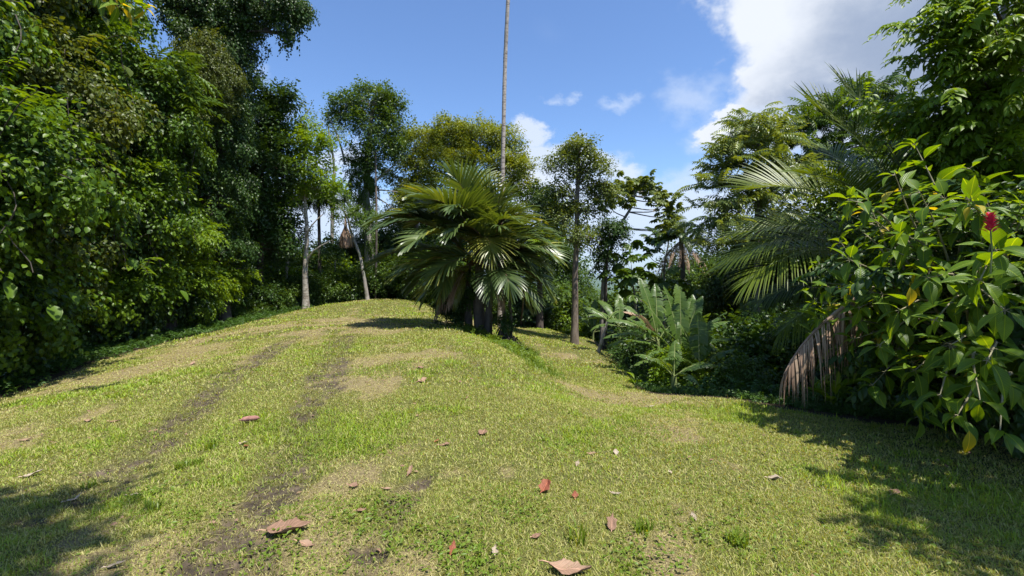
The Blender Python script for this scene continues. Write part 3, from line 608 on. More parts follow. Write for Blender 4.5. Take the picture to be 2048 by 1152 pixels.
for a, e, L, c in [(112, 24, 1.9, 92), (-104, 26, 2.0, 92), (158, 34, 1.7, 112), (-155, 30, 1.8, 108), (88, 18, 1.9, 86), (-75, 22, 2.1, 84), (130, 8, 1.7, 80), (-128, 6, 1.8, 80), (178, 8, 1.4, 84)]:
    frond_part(palm, 'frond', M['palm'], M['rachis_red'], p0=tops[2 if a > 0 else 1] - UP * rp.uniform(.3, .6), az_=R(a), el_=R(e), L=L, curve=R(c), rng=rp, tint=rp.uniform(.3, .8), **{**FP, 'llen': .8})
for a, e, L, c in [(-110, -44, 1.9, 30), (-80, -48, 1.7, 30), (-150, -40, 1.5, 40), (108, -34, 1.9, 38), (-140, -42, 1.6, 30), (-100, -50, 1.5, 25), (150, -52, 1.5, 25), (-125, -30, 1.8, 50)]:
    o = frond_part(palm, 'frond', M['dry'] if e < -41 else M['palm_yellow'], M['drystalk'], p0=tops[2] if a > 0 else tops[1] - UP * .1, az_=R(a), el_=R(e), L=L, curve=R(c), n=26, prof=(.4, .9, 1, .8, .5), llen=.5, wfac=.45, fwd=.8, v=-.1, hang=1.5, tear=.3, seg=4, rr=.025, rng=rp, tint=.4)
    o['label'] = 'withered frond hanging down beside the stems'
vm = MB()
for (px, py, Yv, rx, rz, n) in [(905, 590, 14.9, 30, 60, 34), (880, 570, 15, 22, 45, 18), (915, 640, 14.7, 18, 30, 18), (1010, 650, 13.4, 14, 22, 12), (935, 570, 14.4, 16, 50, 16), (1000, 560, 14, 30, 40, 16), (890, 620, 14.9, 20, 40, 26), (925, 600, 14.6, 26, 50, 30), (860, 585, 15.0, 16, 34, 14)]:
    c, r, n = B(px, py, Yv, rx, rz, n); cen, od = lumps(rp, n, c, r, .3); dress(vm, rp, cen, od, 6, .15, SPR_VINE, .28, 1.0, .5)
vn = vm.build('climbing_vine', M['dark'], palm); vn['label'] = 'dark vine climbing the left stems'
rm = MB()
for k in range(110):
    a = rp.uniform(0, 6.28); c = np.array([-.12 + rp.normal() * .12, 13.4 + rp.normal() * .1, 0]); z = float(H(c[0], c[1])); e = c + np.array([math.cos(a), math.sin(a), 0]) * rp.uniform(.15, .45)
    rm.tube([c + UP * (z + rp.uniform(.15, .4)), (c + e) / 2 + UP * (z + .14), e + UP * (float(H(e[0], e[1])) - .02)], [.02, .014, .008], 4)
rm.build('root', M['barkdark'], palm)

# ================================================================== THE TALL COCONUT PALM, crown above the frame
cp_ = thing('tall_palm', 'very tall palm with one pale ringed trunk rising out of the top of the picture', 'palm', base(1000, 20))
mb = MB(); tr_ = [base(1001, 20), P(1004, 420, 20), P(1007, 260, 20), P(1010.5, 120, 20.1), P(1016, 0, 20), P(1024, -150, 20.2), P(1030, -290, 20.4)]; pts = smooth_path(tr_, 8)
mb.tube(pts, np.interp(np.linspace(0, 1, len(pts)), [0, .05, .3, 1], [.15, .10, .088, .072]) * (1 + .04 * rp.normal(size=len(pts))), 12); mb.build('trunk', M['barkcoco'], cp_)
for k in range(14): frond_part(cp_, 'frond', M['coco'], M['rachis'], p0=pts[-1], az_=R(k * 25.7), el_=R([60, 30, 5][k % 3]), L=3.2, curve=R(70), n=40, prof=(.6, 1, .9, .4), llen=.6, wfac=.5, fwd=.6, v=.1, hang=.7, seg=3, rr=.03, rng=rp)

# ================================================================== THE VINE-DRAPED WALL OF TREES on the left
def wx(x, y, z, r, n): return (np.array([x, y, z]), np.broadcast_to(np.asarray(r, float), (3,)), n)
def ground_z(x, y): return float(H(x, y))
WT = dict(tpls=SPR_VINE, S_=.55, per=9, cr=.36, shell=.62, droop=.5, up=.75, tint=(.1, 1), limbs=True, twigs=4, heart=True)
def wallbits(bk, lf, rng, tp):
    hx, hy = tp[0][0], tp[0][1]; zt = min(8.5, tp[-1][2] * .85); sh = 1.0 if zt > 5 else .55
    for k in range(22):
        z = rng.uniform(1.0, zt); p0 = np.array([hx + 1.6 * sh + rng.uniform(-.5, .5), hy + rng.uniform(-1.6, 1.6), z - .5]); d = nz(np.array([rng.uniform(.5, 1.2), rng.uniform(-1.0, .6), rng.uniform(.0, .9)])); L = rng.uniform(.8, 1.5)
        pts = smooth_path([p0, p0 + d * L * .55 + UP * .08, p0 + d * L - UP * .15], 4); bk.tube(pts, np.linspace(.014, .004, len(pts)), 4)
        for q in range(3, len(pts)):
            for sd in (1, -1): dd = nz(np.cross(d, UP) * sd + d * .5 + np.array([0, 0, -.25])); lf.inst(LEAF4, pts[q] + d * rng.uniform(0, .08), dd, UP + rng.normal(size=3) * .2, rng.uniform(.14, .22), rng.uniform(.6, 1), rng.uniform(.05, .09))
    for k in range(10):
        z = rng.uniform(zt * .4, zt); x = hx + 2.2 * sh + rng.uniform(-.4, .4); y = hy + rng.uniform(-1.6, 1.6); l = min(rng.uniform(1.2, 3.2), z - 1.6) if z > 2.2 else .4; g_ = [np.array([x + .12 * math.sin(u * 5 + k), y + .12 * math.cos(u * 4 + k), z - l * u]) for u in np.linspace(0, 1, 7)]; bk.tube(g_, .010, 4)
        lf.inst(LEAF2, np.repeat(np.array(g_[2:]), 3, 0) + rng.normal(size=(15, 3)) * .05, rng.normal(size=(15, 3)) + [.6, 0, -.8], UP + rng.normal(size=(15, 3)) * .4, rng.uniform(.08, .14, 15), rng.uniform(0, 1, 15), rng.uniform(.06, .10, 15))
    for k in range(26):
        z = rng.uniform(.8, zt); lf.inst(LEAF4, np.array([hx + 2.1 * sh + rng.uniform(-.5, .5), hy + rng.uniform(-1.8, 1.8), z]), nz(np.array([.7, rng.uniform(-.6, .6), -.6])), np.array([.8, rng.uniform(-.4, .4), .9]), rng.uniform(.26, .42), rng.uniform(.1, 1), rng.uniform(.18, .28))
def vt(name, label, cat, x, y, hgt, blobs, mat, seed, r=.22, **kw):
    z = ground_z(x, y) - .1; k = dict(WT); k.update(kw); k['extra'] = wallbits if hgt > 6 else None
    return tree(name, label, cat, [(x, y, z), (x - .1, y + .1, z + hgt * .5), (x + .1, y, z + hgt)], r, r * .35, blobs, mat, 'barkdark', seed, **k)
vt('vine_covered_tree', 'vine-smothered tree at the left edge, its bright leaves nearest the camera', 'tree', -10.6, 7.4, 8,
   [wx(-10.4, 7.6, 6.2, (1.9, 1.7, 1.9), 95), wx(-9.6, 8.4, 3.4, (1.7, 1.6, 1.5), 120), wx(-10.2, 7.2, 1.2, (1.4, 1.8, 1.4), 90), wx(-10.2, 9.2, 1.0, (1.2, 1.5, 1.3), 70), wx(-11, 6.5, 8.5, 2.2, 90)], 'vine', 101)
vt('vine_covered_tree', 'tall tree curtained in climbing vines behind the left edge foliage', 'tree', -12.2, 10.4, 11,
   [wx(-11.6, 10.2, 8.6, (2.1, 2.0, 2.3), 120), wx(-11.0, 10.4, 5.2, (1.9, 1.7, 2.0), 135), wx(-11.2, 10.6, 2.0, (1.5, 1.6, 1.8), 85), wx(-12.6, 9.6, 11.5, 2.3, 110)], 'vine2', 102, per=7)
vt('vine_covered_tree', 'rounded mound of vines with yellow-green leaves at mid height of the left wall', 'tree', -12.4, 13.4, 9,
   [wx(-11.6, 12.9, 6.2, (2.0, 1.9, 1.9), 135), wx(-11.3, 13.3, 3.2, (1.7, 1.9, 1.7), 120), wx(-11.3, 13.4, .9, (1.2, 1.8, 1.2), 90), wx(-13, 13.4, 9.6, (2.2, 2.2, 2.4), 130)], 'vine', 103)
vt('vine_covered_tree', 'highest vine-hung tree of the left wall, cut off by the top of the picture', 'tree', -14.2, 14.6, 14,
   [wx(-13.6, 14.0, 11.2, (2.1, 2.0, 2.4), 130), wx(-14.4, 14.2, 13.8, (2.3, 2.2, 2.2), 120), wx(-14.6, 15.4, 8, (2, 2, 3), 110)], 'vine2', 104)
vt('leafy_shrub', 'bright green shrub arching toward the lawn at the foot of the left wall', 'shrub', -11.2, 15.4, 4.2,
   [wx(-11.3, 15.2, 2.9, (1.25, 1.5, 1.2), 120), wx(-11.2, 15.9, 1.0, (1.0, 1.5, 1.3), 70)], 'bright', 105, tpls=SPR_MID, per=8, shell=.65, droop=.45)
vt('leafy_shrub', 'yellow-green leafy shrub at the far end of the left wall', 'shrub', -11.1, 18.2, 4.6,
   [wx(-11.9, 18.0, 3.0, (1.15, 1.3, 1.2), 110), wx(-11.7, 18.2, 1.0, (1.0, 1.3, 1.4), 80), wx(-12.3, 17.4, 4.6, (1.0, 1.1, 1.0), 60)], 'bright', 106, tpls=SPR_MID, per=8, droop=.5)
vt('leafy_shrub', 'small-leaved bush hanging off the wall above the bright arching shrub', 'shrub', -12.2, 15.8, 6.6,
   [wx(-11.6, 15.6, 5.6, (1.3, 1.4, 1.2), 130), wx(-12.0, 16.6, 6.9, (1.2, 1.2, 1.0), 90)], 'vine', 107, tpls=SPR_MID)
# the giant draped tree whose crown reaches over the sky
def giant(bk, lf, rng, tp):
    for a, b in [((-11.6, 17.6, 11.5), (-8.4, 17.4, 11.9)), ((-11.6, 17.6, 12.5), (-7.6, 17.6, 12.6)), ((-12, 17.6, 12.2), (-14, 17.2, 11.6))]:
        bk.tube(bent(a, b, rng, 6, .05), np.linspace(.16, .04, 6), 6)
tree('giant_tree', 'giant dark tree wrapped in vines with a branch reaching over the sky at top', 'tree', [(-12, 17.8, -1), (-11.9, 17.8, 6), (-11.8, 17.7, 12), (-11.9, 17.7, 14)], .5, .25,
   [(P(440, 110, 17.6), (1.15, 1.15, 1.9), 190), (P(425, 260, 17.4), (1.25, 1.2, 2.0), 230), (P(430, 400, 17.6), (1.05, 1.1, 1.6), 130), (P(440, 20, 17.8), (1.35, 1.3, 1.4), 120),
    (P(370, 20, 17.5), (1.0, 1.0, .9), 70), (P(500, 20, 17.5), (.9, .9, .55), 50), (P(555, 10, 17.6), (.85, .8, .42), 46), (P(592, 26, 17.6), (.42, .5, .38), 26), (P(575, 70, 17.5), (.25, .3, .36), 9), (P(440, 505, 18.2), (1.1, 1, 1.3), 80)],
   'dark', 'barkdark', 108, tpls=SPR_VINE, S_=.45, per=7, cr=.34, shell=.75, droop=1.0, up=.45, extra=giant)
tree('vine_drape', 'olive curtain of small-leaved vine hanging on the front of the giant tree', 'vine', [(-10.9, 16.9, -1), (-10.9, 16.9, 5), (-10.8, 16.9, 8)], .06, .03,
   [(P(405, 130, 16.4), (.75, .6, .95), 120), (P(440, 170, 16.4), (.7, .6, 1.0), 110), (P(380, 230, 16.2), (.6, .5, 1.2), 70)], 'vine2', 'barkdark', 109, tpls=SPR_VINE, S_=.32, per=9, cr=.26, shell=.7, droop=1.1, up=.4)
tree('feathery_tree', 'small tree with long feathered leaves poking out between the vines', 'tree', [(-12.4, 14.8, -1), (-12.1, 14.8, 4), (-11.6, 14.6, 6.5)], .1, .04,
   [(P(325, 160, 14.0), (.75, .7, .8), 26), (P(350, 215, 14.2), (.6, .6, .6), 16)], 'mid', 'barkdark', 110, tpls=PINN, S_=1.0, per=4, cr=.3, droop=.3, up=.9)
tree('forest_tree', 'dark forest tree just right of the giant one, with a tuft against the sky', 'tree', [base(520, 21), P(522, 420, 21), P(530, 280, 21)], .16, .06,
   [B(515, 250, 21, 42, 46, 80), B(560, 200, 21, 30, 17, 26), B(535, 330, 21, 52, 55, 110), B(510, 420, 21, 50, 45, 80), B(540, 480, 21.5, 52, 60, 90), B(500, 180, 21, 16, 20, 12)], 'dark', 'barkdark', 111, S_=.62, cr=.4)

# ================================================================== TREES ON THE RIDGE, left of the palm
def slim(bk, lf, rng, tp):
    for a, b in [((613, 530), (665, 480)), ((612, 478), (650, 425)), ((610, 430), (585, 395)), ((612, 385), (655, 350)), ((611, 350), (580, 320))]:
        bk.tube(bent(P(*a, 21.6), P(*b, 21.3), rng, 5, .03), np.linspace(.045, .02, 5), 5)
tree('slim_tree', 'slim young tree with a pale mottled trunk and light green crown on the ridge', 'tree', [base(612, 21.8), P(610, 540, 21.7), P(614, 470, 21.6), P(609, 380, 21.6), P(610, 250, 21.6)], .15, .03,
   [B(605, 250, 21.6, 24, 18, 18), B(600, 292, 21.6, 44, 26, 42), B(635, 290, 21.4, 30, 26, 24), B(625, 340, 21.6, 48, 26, 40), B(575, 330, 21.8, 26, 20, 16), B(640, 378, 21.4, 42, 24, 34), B(590, 385, 21.6, 38, 20, 24)],
   'bright', 'barkpale', 120, S_=.5, per=5, cr=.36, extra=slim, shell=.3)
tree('layered_tree', 'dark umbrella-topped tree with a thin black trunk behind the slim pale one', 'tree', [base(640, 24.5), P(639, 520, 24.4), P(638, 430, 24.3), P(638, 395, 24.3)], .10, .06,
   [B(620, 398, 24.3, 62, 13, 46), B(590, 372, 24.3, 40, 14, 24), B(665, 388, 24.3, 38, 14, 24)], 'dark', 'barkdark', 121, S_=.62, per=5, cr=.35, tpls=PINN, up=1.2)
def tall_extra(bk, lf, rng, tp):
    for a, b, r in [((735, 560), (690, 450), .0), ((752, 360), (802, 318), .08), ((752, 380), (800, 385), .05), ((752, 395), (796, 425), .05), ((690, 330), (655, 230), .07), ((735, 300), (770, 230), .08)]:
        if r: bk.tube(bent(P(*a, 26), P(*b, 26), rng, 5, .03), np.linspace(r, r * .35, 5), 5)
    cen, od = lumps(rng, 150, P(735, 430, 26), (.42, .42, 3.6), .7); dress(lf, rng, cen, od, 6, .22, SPR_VINE, .36, 1.1, .4)
    cen, od = lumps(rng, 60, P(708, 380, 26), (.34, .34, 2.2), .6); dress(lf, rng, cen, od, 5, .2, SPR_VINE, .36, 1.1, .4)
tree('tall_tree', 'tall airy tree with a vine-clad double trunk left of the clump palm', 'tree', [base(738, 26), P(738, 500, 26), P(733, 400, 26), P(738, 300, 26), P(745, 220, 26)], .30, .10,
   [B(690, 215, 26, 32, 26, 36), B(745, 205, 26, 55, 27, 84), B(780, 225, 26, 30, 32, 40), B(748, 262, 26, 58, 36, 84), B(712, 318, 26, 24, 26, 24), B(790, 290, 26, 26, 30, 28), B(668, 240, 26.5, 20, 14, 12), B(760, 320, 26, 34, 24, 28)],
   'mid', 'barkgrey', 122, S_=.52, per=6, cr=.34, extra=tall_extra, shell=.45)
tree('bare_tree', 'thinly leaved greyish tree standing between the slim tree and the tall one', 'tree', [base(668, 30), P(664, 460, 30), P(668, 340, 30), P(656, 250, 30)], .14, .05,
   [B(645, 240, 30, 38, 20, 16), B(680, 275, 30, 24, 26, 10), B(650, 280, 30, 34, 20, 12)], 'grey', 'barkgrey', 123, S_=.5, per=4, cr=.4, twigs=6, shell=.3)
tree('round_tree', 'dense dark green tree filling the gap right of the tall airy one', 'tree', [base(835, 29), P(832, 420, 29), P(830, 330, 29)], .18, .07,
   [B(828, 300, 29, 34, 40, 56), B(806, 360, 29, 32, 36, 40), B(840, 380, 29, 44, 50, 60), B(800, 430, 29, 30, 26, 26)], 'grey', 'bark', 124, S_=.6, cr=.42)
tree('leaning_tree', 'bare leaning trunk with small leafy twigs below the hanging brown bundle', 'tree', [base(736, 23.6), P(722, 520, 23.6), P(704, 470, 23.6), P(690, 425, 23.6), P(655, 400, 23.6)], .09, .03,
   [B(700, 428, 23.4, 42, 16, 22), B(735, 440, 23.4, 26, 14, 14)], 'mid', 'barkgrey', 125, S_=.45, per=5, cr=.3)
# hanging bundle of dry leaves
hb = thing('hanging_bundle', 'brown bundle of dry leaves hanging from a branch above the ridge', 'dry leaves', P(691, 440, 23.5)); mb = MB(); st = MB()
st.tube([P(690, 424, 23.6), P(691, 440, 23.5), P(691, 455, 23.5)], [.03, .05, .08], 6)
for k in range(420):
    a = rp.uniform(0, 6.28); r_ = rp.uniform(.04, .42) * rp.uniform(.6, 1); c = P(691, 447 + rp.uniform(0, 12), 23.5); e = P(692, 497 - rp.uniform(0, 9), 23.5) + np.array([math.cos(a) * r_, math.sin(a) * r_, 0])
    wv = np.array([-math.sin(a), math.cos(a), 0]) * .02; md = (c + e) / 2 + np.array([math.cos(a), math.sin(a), 0]) * .1
    mb.add([c - wv * .4, c + wv * .4, md - wv, md + wv, e - wv * .5, e + wv * .5], [(0, 1, 3, 2), (2, 3, 5, 4)], None, np.array([.3, .5, rp.uniform(0, 1)]))
mb.build('dry_leaves', M['dry'], hb); st.build('stalk', M['drystalk'], hb)
# yellow-green tree behind the palm
tree('flowering_tree', 'broad olive-yellow tree rising behind the clump palm', 'tree', [base(955, 27), P(950, 450, 27), P(945, 350, 27)], .26, .10,
   [B(870, 285, 27, 42, 32, 70), B(905, 268, 27, 40, 26, 60), B(960, 280, 27, 48, 34, 84), B(1005, 290, 27, 40, 34, 64), B(1040, 335, 26.6, 26, 26, 30), B(880, 330, 26.5, 52, 34, 80), B(950, 330, 26.4, 60, 36, 90), B(1015, 345, 26.5, 42, 34, 56),
    B(840, 395, 26.6, 34, 34, 36), B(960, 258, 27, 12, 22, 8), B(890, 246, 27, 12, 12, 6), B(1050, 390, 26.8, 26, 36, 30), B(800, 400, 26.6, 22, 16, 10)], 'olive', 'bark', 126, S_=.50, per=7, cr=.36, shell=.45)
tree('forest_tree', 'dark blue-green tree showing at the right shoulder of the clump palm', 'tree', [base(1080, 26), P(1078, 480, 26), P(1075, 400, 26)], .18, .06,
   [B(1075, 400, 26, 24, 26, 30), B(1100, 430, 26, 34, 36, 44), B(1085, 490, 26, 42, 46, 60), B(1120, 520, 26, 30, 30, 30), B(1062, 540, 26, 30, 36, 34)], 'dark', 'barkdark', 127, S_=.58)
tree('feathery_tree', 'light green feathered spray sticking out right of the clump palm', 'tree', [base(1040, 27), P(1052, 560, 22), P(1070, 500, 19)], .05, .02,
   [B(1088, 488, 19, 22, 10, 8), B(1072, 500, 19, 18, 16, 7)], 'bright', 'barkdark', 128, tpls=PINN, S_=.8, per=3, cr=.2, up=1.2)

# ================================================================== TREES RIGHT OF CENTRE
def fork(bk, lf, rng, tp):
    for a, b in [((1155, 470), (1205, 480)), ((1154, 400), (1122, 360)), ((1155, 372), (1190, 330)), ((1150, 485), (1120, 470))]:
        bk.tube(bent(P(*a, 19.4), P(*b, 19.4), rng, 5, .04), np.linspace(.06, .02, 5), 5)
tree('path_tree', 'straight dark-trunked tree with a rounded crown beside the lower path', 'tree', [base(1149, 19.2), P(1151, 560, 19.3), P(1154, 440, 19.4), P(1157, 340, 19.4), P(1158, 300, 19.4)], .15, .05,
   [B(1155, 303, 19.4, 36, 20, 46), B(1130, 330, 19.4, 34, 24, 40), B(1185, 345, 19.4, 34, 30, 44), B(1200, 392, 19.4, 34, 22, 34), B(1125, 395, 19.6, 34, 30, 40), B(1180, 420, 19.4, 28, 16, 18), B(1120, 440, 19.6, 36, 32, 44), B(1165, 475, 19.2, 40, 22, 30), B(1215, 375, 19.4, 20, 14, 12)],
   'grey', 'bark', 130, S_=.42, per=6, cr=.27, extra=fork, shell=.45)
tree('hanging_leaf_tree', 'dark drooping large-leaved branch hanging between the path tree and umbrella tree', 'tree', [base(1212, 21), P(1213, 560, 21), P(1216, 500, 21), P(1222, 460, 21)], .055, .03,
   [B(1222, 470, 21, 30, 26, 40), B(1205, 515, 21, 14, 22, 14), B(1240, 455, 21, 14, 12, 10)], 'dark', 'barkdark', 131, S_=.5, per=6, cr=.25, droop=1.0)
# umbrella tree (cecropia): bare curving branches ending in rosettes of palmate leaves
def umbrella(name, label, trunk, tips, r, Yv, seed, s_=.95, per=9, mat='grey'):
    rng = np.random.default_rng(seed); tp = smooth_path(trunk); root = thing(name, label, 'tree', tp[0]); bk = MB(); lf = MB()
    bk.tube(tp, np.linspace(r, r * .45, len(tp)), 8)
    for (px, py, j) in tips:
        t = P(px, py, Yv + rng.uniform(-.9, .9)); s0 = tp[int(j * (len(tp) - 1))]; md = (s0 + t) / 2 + np.array([(t[0] - s0[0]) * .12, 0, -.10 * abs(t[0] - s0[0])]); pts = smooth_path([s0, md, t], 4)
        bk.tube(pts, np.linspace(r * .3, r * .14, len(pts)), 5)
        a = rng.uniform(0, 6.28) + np.arange(per) * 2.4; el = rng.uniform(-.5, .9, per); d = np.stack([np.cos(a) * np.cos(el), np.sin(a) * np.cos(el), np.sin(el)], -1)
        for q in range(per): lf.inst(PALMATE[q % 3], t + rng.normal(size=3) * .30 * s_, d[q], UP + d[q] * .9 + rng.normal(size=3) * .3, s_ * rng.uniform(.7, 1.05), rng.uniform(0, 1))
    bk.build('trunk', M['barkgrey'], root); lf.build('crown', M[mat], root); return root
umbrella('umbrella_tree', 'open umbrella-shaped tree with bare curved branches against the sky', [base(1203, 23), P(1207, 560, 23), P(1222, 500, 23), P(1238, 455, 23), P(1262, 415, 23), P(1270, 385, 23)],
   [(1242, 374, .9), (1272, 366, 1), (1300, 372, 1), (1322, 392, .95), (1338, 404, .75), (1250, 396, .8), (1228, 388, .8), (1346, 425, .75), (1335, 450, .62), (1310, 400, .9), (1285, 380, 1), (1215, 408, .7), (1262, 378, 1), (1288, 366, 1), (1312, 380, .95), (1326, 410, .8), (1236, 382, .9), (1340, 440, .6)], .11, 23, 132, .56, 15)
umbrella('umbrella_tree', 'lower umbrella-leaved tree with broad lobed leaves above the banana plants', [base(1275, 20), P(1270, 600, 20), P(1262, 560, 20)],
   [(1262, 520, 1), (1250, 560, .8), (1290, 548, .9), (1315, 575, .7), (1350, 580, .5), (1330, 600, .5), (1240, 540, .9), (1375, 590, .5)], .07, 20, 133, .85, 10, 'mid')
umbrella('umbrella_tree', 'umbrella-leaved sapling beside the shaggy palm', [base(1330, 26), P(1328, 560, 26), P(1338, 480, 26)],
   [(1300, 480, .8), (1318, 470, 1), (1340, 462, 1), (1295, 505, .7), (1352, 470, 1)], .08, 26, 134, .95, 8, 'dark')
# shaggy palm with hanging dead fronds
sp_ = thing('shaggy_palm', 'far palm with a skirt of hanging dead fronds right of centre', 'palm', base(1370, 25)); mb = MB(); pts = smooth_path([base(1370, 25), P(1366, 560, 25), P(1362, 475, 25)]); mb.tube(pts, np.linspace(.15, .12, len(pts)), 8); mb.build('trunk', M['barkdark'], sp_)
for k in range(16): frond_part(sp_, 'frond', M['palm'], M['rachis'], p0=pts[-1], az_=R(k * 22.5 + rp.uniform(-8, 8)), el_=R([70, 35, 5][k % 3]), L=1.8, curve=R(80), n=24, prof=(.6, 1, .9, .4), llen=.42, wfac=.7, fwd=.6, v=.1, hang=.7, seg=3, rr=.02, rng=rp)
for k in range(12): frond_part(sp_, 'frond', M['dry'], M['drystalk'], p0=pts[-1] + UP * -.15, az_=R(k * 30 + rp.uniform(-8, 8)), el_=R(-38), L=rp.uniform(1.6, 2.6), curve=R(42), n=20, prof=(.5, 1, .9, .5), llen=.35, wfac=.4, fwd=.8, v=-.1, hang=1.3, seg=3, rr=.018, rng=rp)['label'] = 'brown dead frond of the hanging skirt'
# layered tree on the right
def layered(name, label, px, Yv, top, tiers, r, seed, mat='pale', s_=.62):
    trunk = [base(px, Yv), P(px, (top + 560) / 2, Yv), P(px + 4, top, Yv)]
    return tree(name, label, 'tree', trunk, r, r * .3, [B(a, b, Yv, c, d, n, dep=1.3) for a, b, c, d, n in tiers], mat, 'bark', seed, S_=s_, per=4, cr=.34, tpls=PINN, up=1.2, droop=.25, shell=.35, outw=1.2, flat=.35, limb_r=.25)
layered('layered_tree', 'tall tree with flat drooping layers of pale leaves against the cloud', 1515, 17, 232,
   [(1505, 240, 36, 9, 12), (1478, 262, 30, 8, 9), (1540, 256, 40, 10, 13), (1468, 295, 42, 7, 13), (1530, 288, 52, 9, 18), (1446, 330, 44, 6, 12), (1520, 322, 58, 9, 19), (1436, 368, 44, 6, 12), (1505, 358, 58, 8, 18), (1575, 340, 40, 12, 14), (1424, 408, 34, 6, 9), (1482, 398, 46, 8, 14), (1550, 395, 44, 10, 14),
    (1418, 450, 30, 5, 8), (1468, 440, 44, 8, 12), (1535, 435, 40, 9, 12), (1432, 484, 36, 6, 9), (1500, 478, 44, 9, 12)], .13, 140, s_=.78)
layered('layered_tree', 'broad layered tree behind the coconut fronds, darker than its neighbour', 1680, 19, 190,
   [(1640, 215, 36, 9, 12), (1600, 250, 50, 10, 18), (1680, 195, 46, 9, 16), (1740, 178, 56, 9, 18), (1800, 200, 50, 12, 18), (1590, 290, 56, 10, 18), (1680, 250, 70, 12, 28), (1770, 235, 60, 12, 24), (1640, 320, 60, 10, 20), (1730, 300, 70, 12, 26), (1800, 290, 60, 14, 24), (1620, 365, 50, 10, 16), (1700, 360, 70, 12, 24), (1790, 360, 70, 14, 24)], .2, 141, 'mid', .85)
# ================================================================== BUSHES AND BACKGROUND FOREST
def proto_bush(name, label, mat, seed, tp=SPR_FAR, h=1.6, n=60, s_=.42):
    return tree(name, label, 'bush', [(0, 0, 0), (.05, 0, h * .4), (0, .1, h * .7)], .05, .02, [((0, 0, h * .5), (1, 1, h * .5), n), ((.4, -.3, h * .8), (.6, .6, h * .35), n // 3), ((-.5, .2, h * .35), (.6, .6, h * .35), n // 3)], mat, 'barkdark', seed, tpls=tp, S_=s_, per=6, cr=.22, shell=.5)
def proto_tree(name, label, mat, seed, bark='barkdark', h=7, r=1.7, n=60):
    return tree(name, label, 'tree', [(0, 0, 0), (.1, .1, h * .5), (0, 0, h * .85)], .11, .05, [((0, 0, h * .85), (r, r, r * .9), n), ((r * .6, .2, h * .68), (r * .7, r * .7, r * .5), n // 2), ((-r * .6, -.2, h * .72), (r * .6, r * .6, r * .5), n // 2)], mat, bark, seed, S_=.7, per=6, cr=.45, shell=.4)
GB = 'bushes in the undergrowth behind the lawn'; GT = 'forest trees filling the background'
LB = {'dark': 'dark green bush in the undergrowth', 'mid': 'mid green bush in the undergrowth behind the lawn', 'bright': 'bright yellow-green bush in the undergrowth'}
protos = {}
def place(kind, mat, px, Yv, s=1.0, dz=0.0, rot=None):
    key = (kind, mat)
    loc = base(px, Yv) + UP * dz; rot = rp.uniform(0, 6.28) if rot is None else rot
    if key not in protos:
        if kind == 'bush': protos[key] = proto_bush('bush', LB[mat], mat, 200 + len(protos)); protos[key]['group'] = GB + ', ' + mat
        else: protos[key] = proto_tree('forest_tree', {'dark': 'dark leafy tree in the background forest', 'mid': 'mid green tree in the background forest', 'grey': 'greyish green tree in the background forest'}[mat], mat, 200 + len(protos), 'barkgrey' if mat == 'grey' else 'barkdark'); protos[key]['group'] = GT + ', ' + mat
        r = protos[key]; r.location = Vector(loc.tolist()); r.rotation_euler = (0, 0, rot); r.scale = (s, s, s); return r
    return dup(protos[key], loc, rot, s)
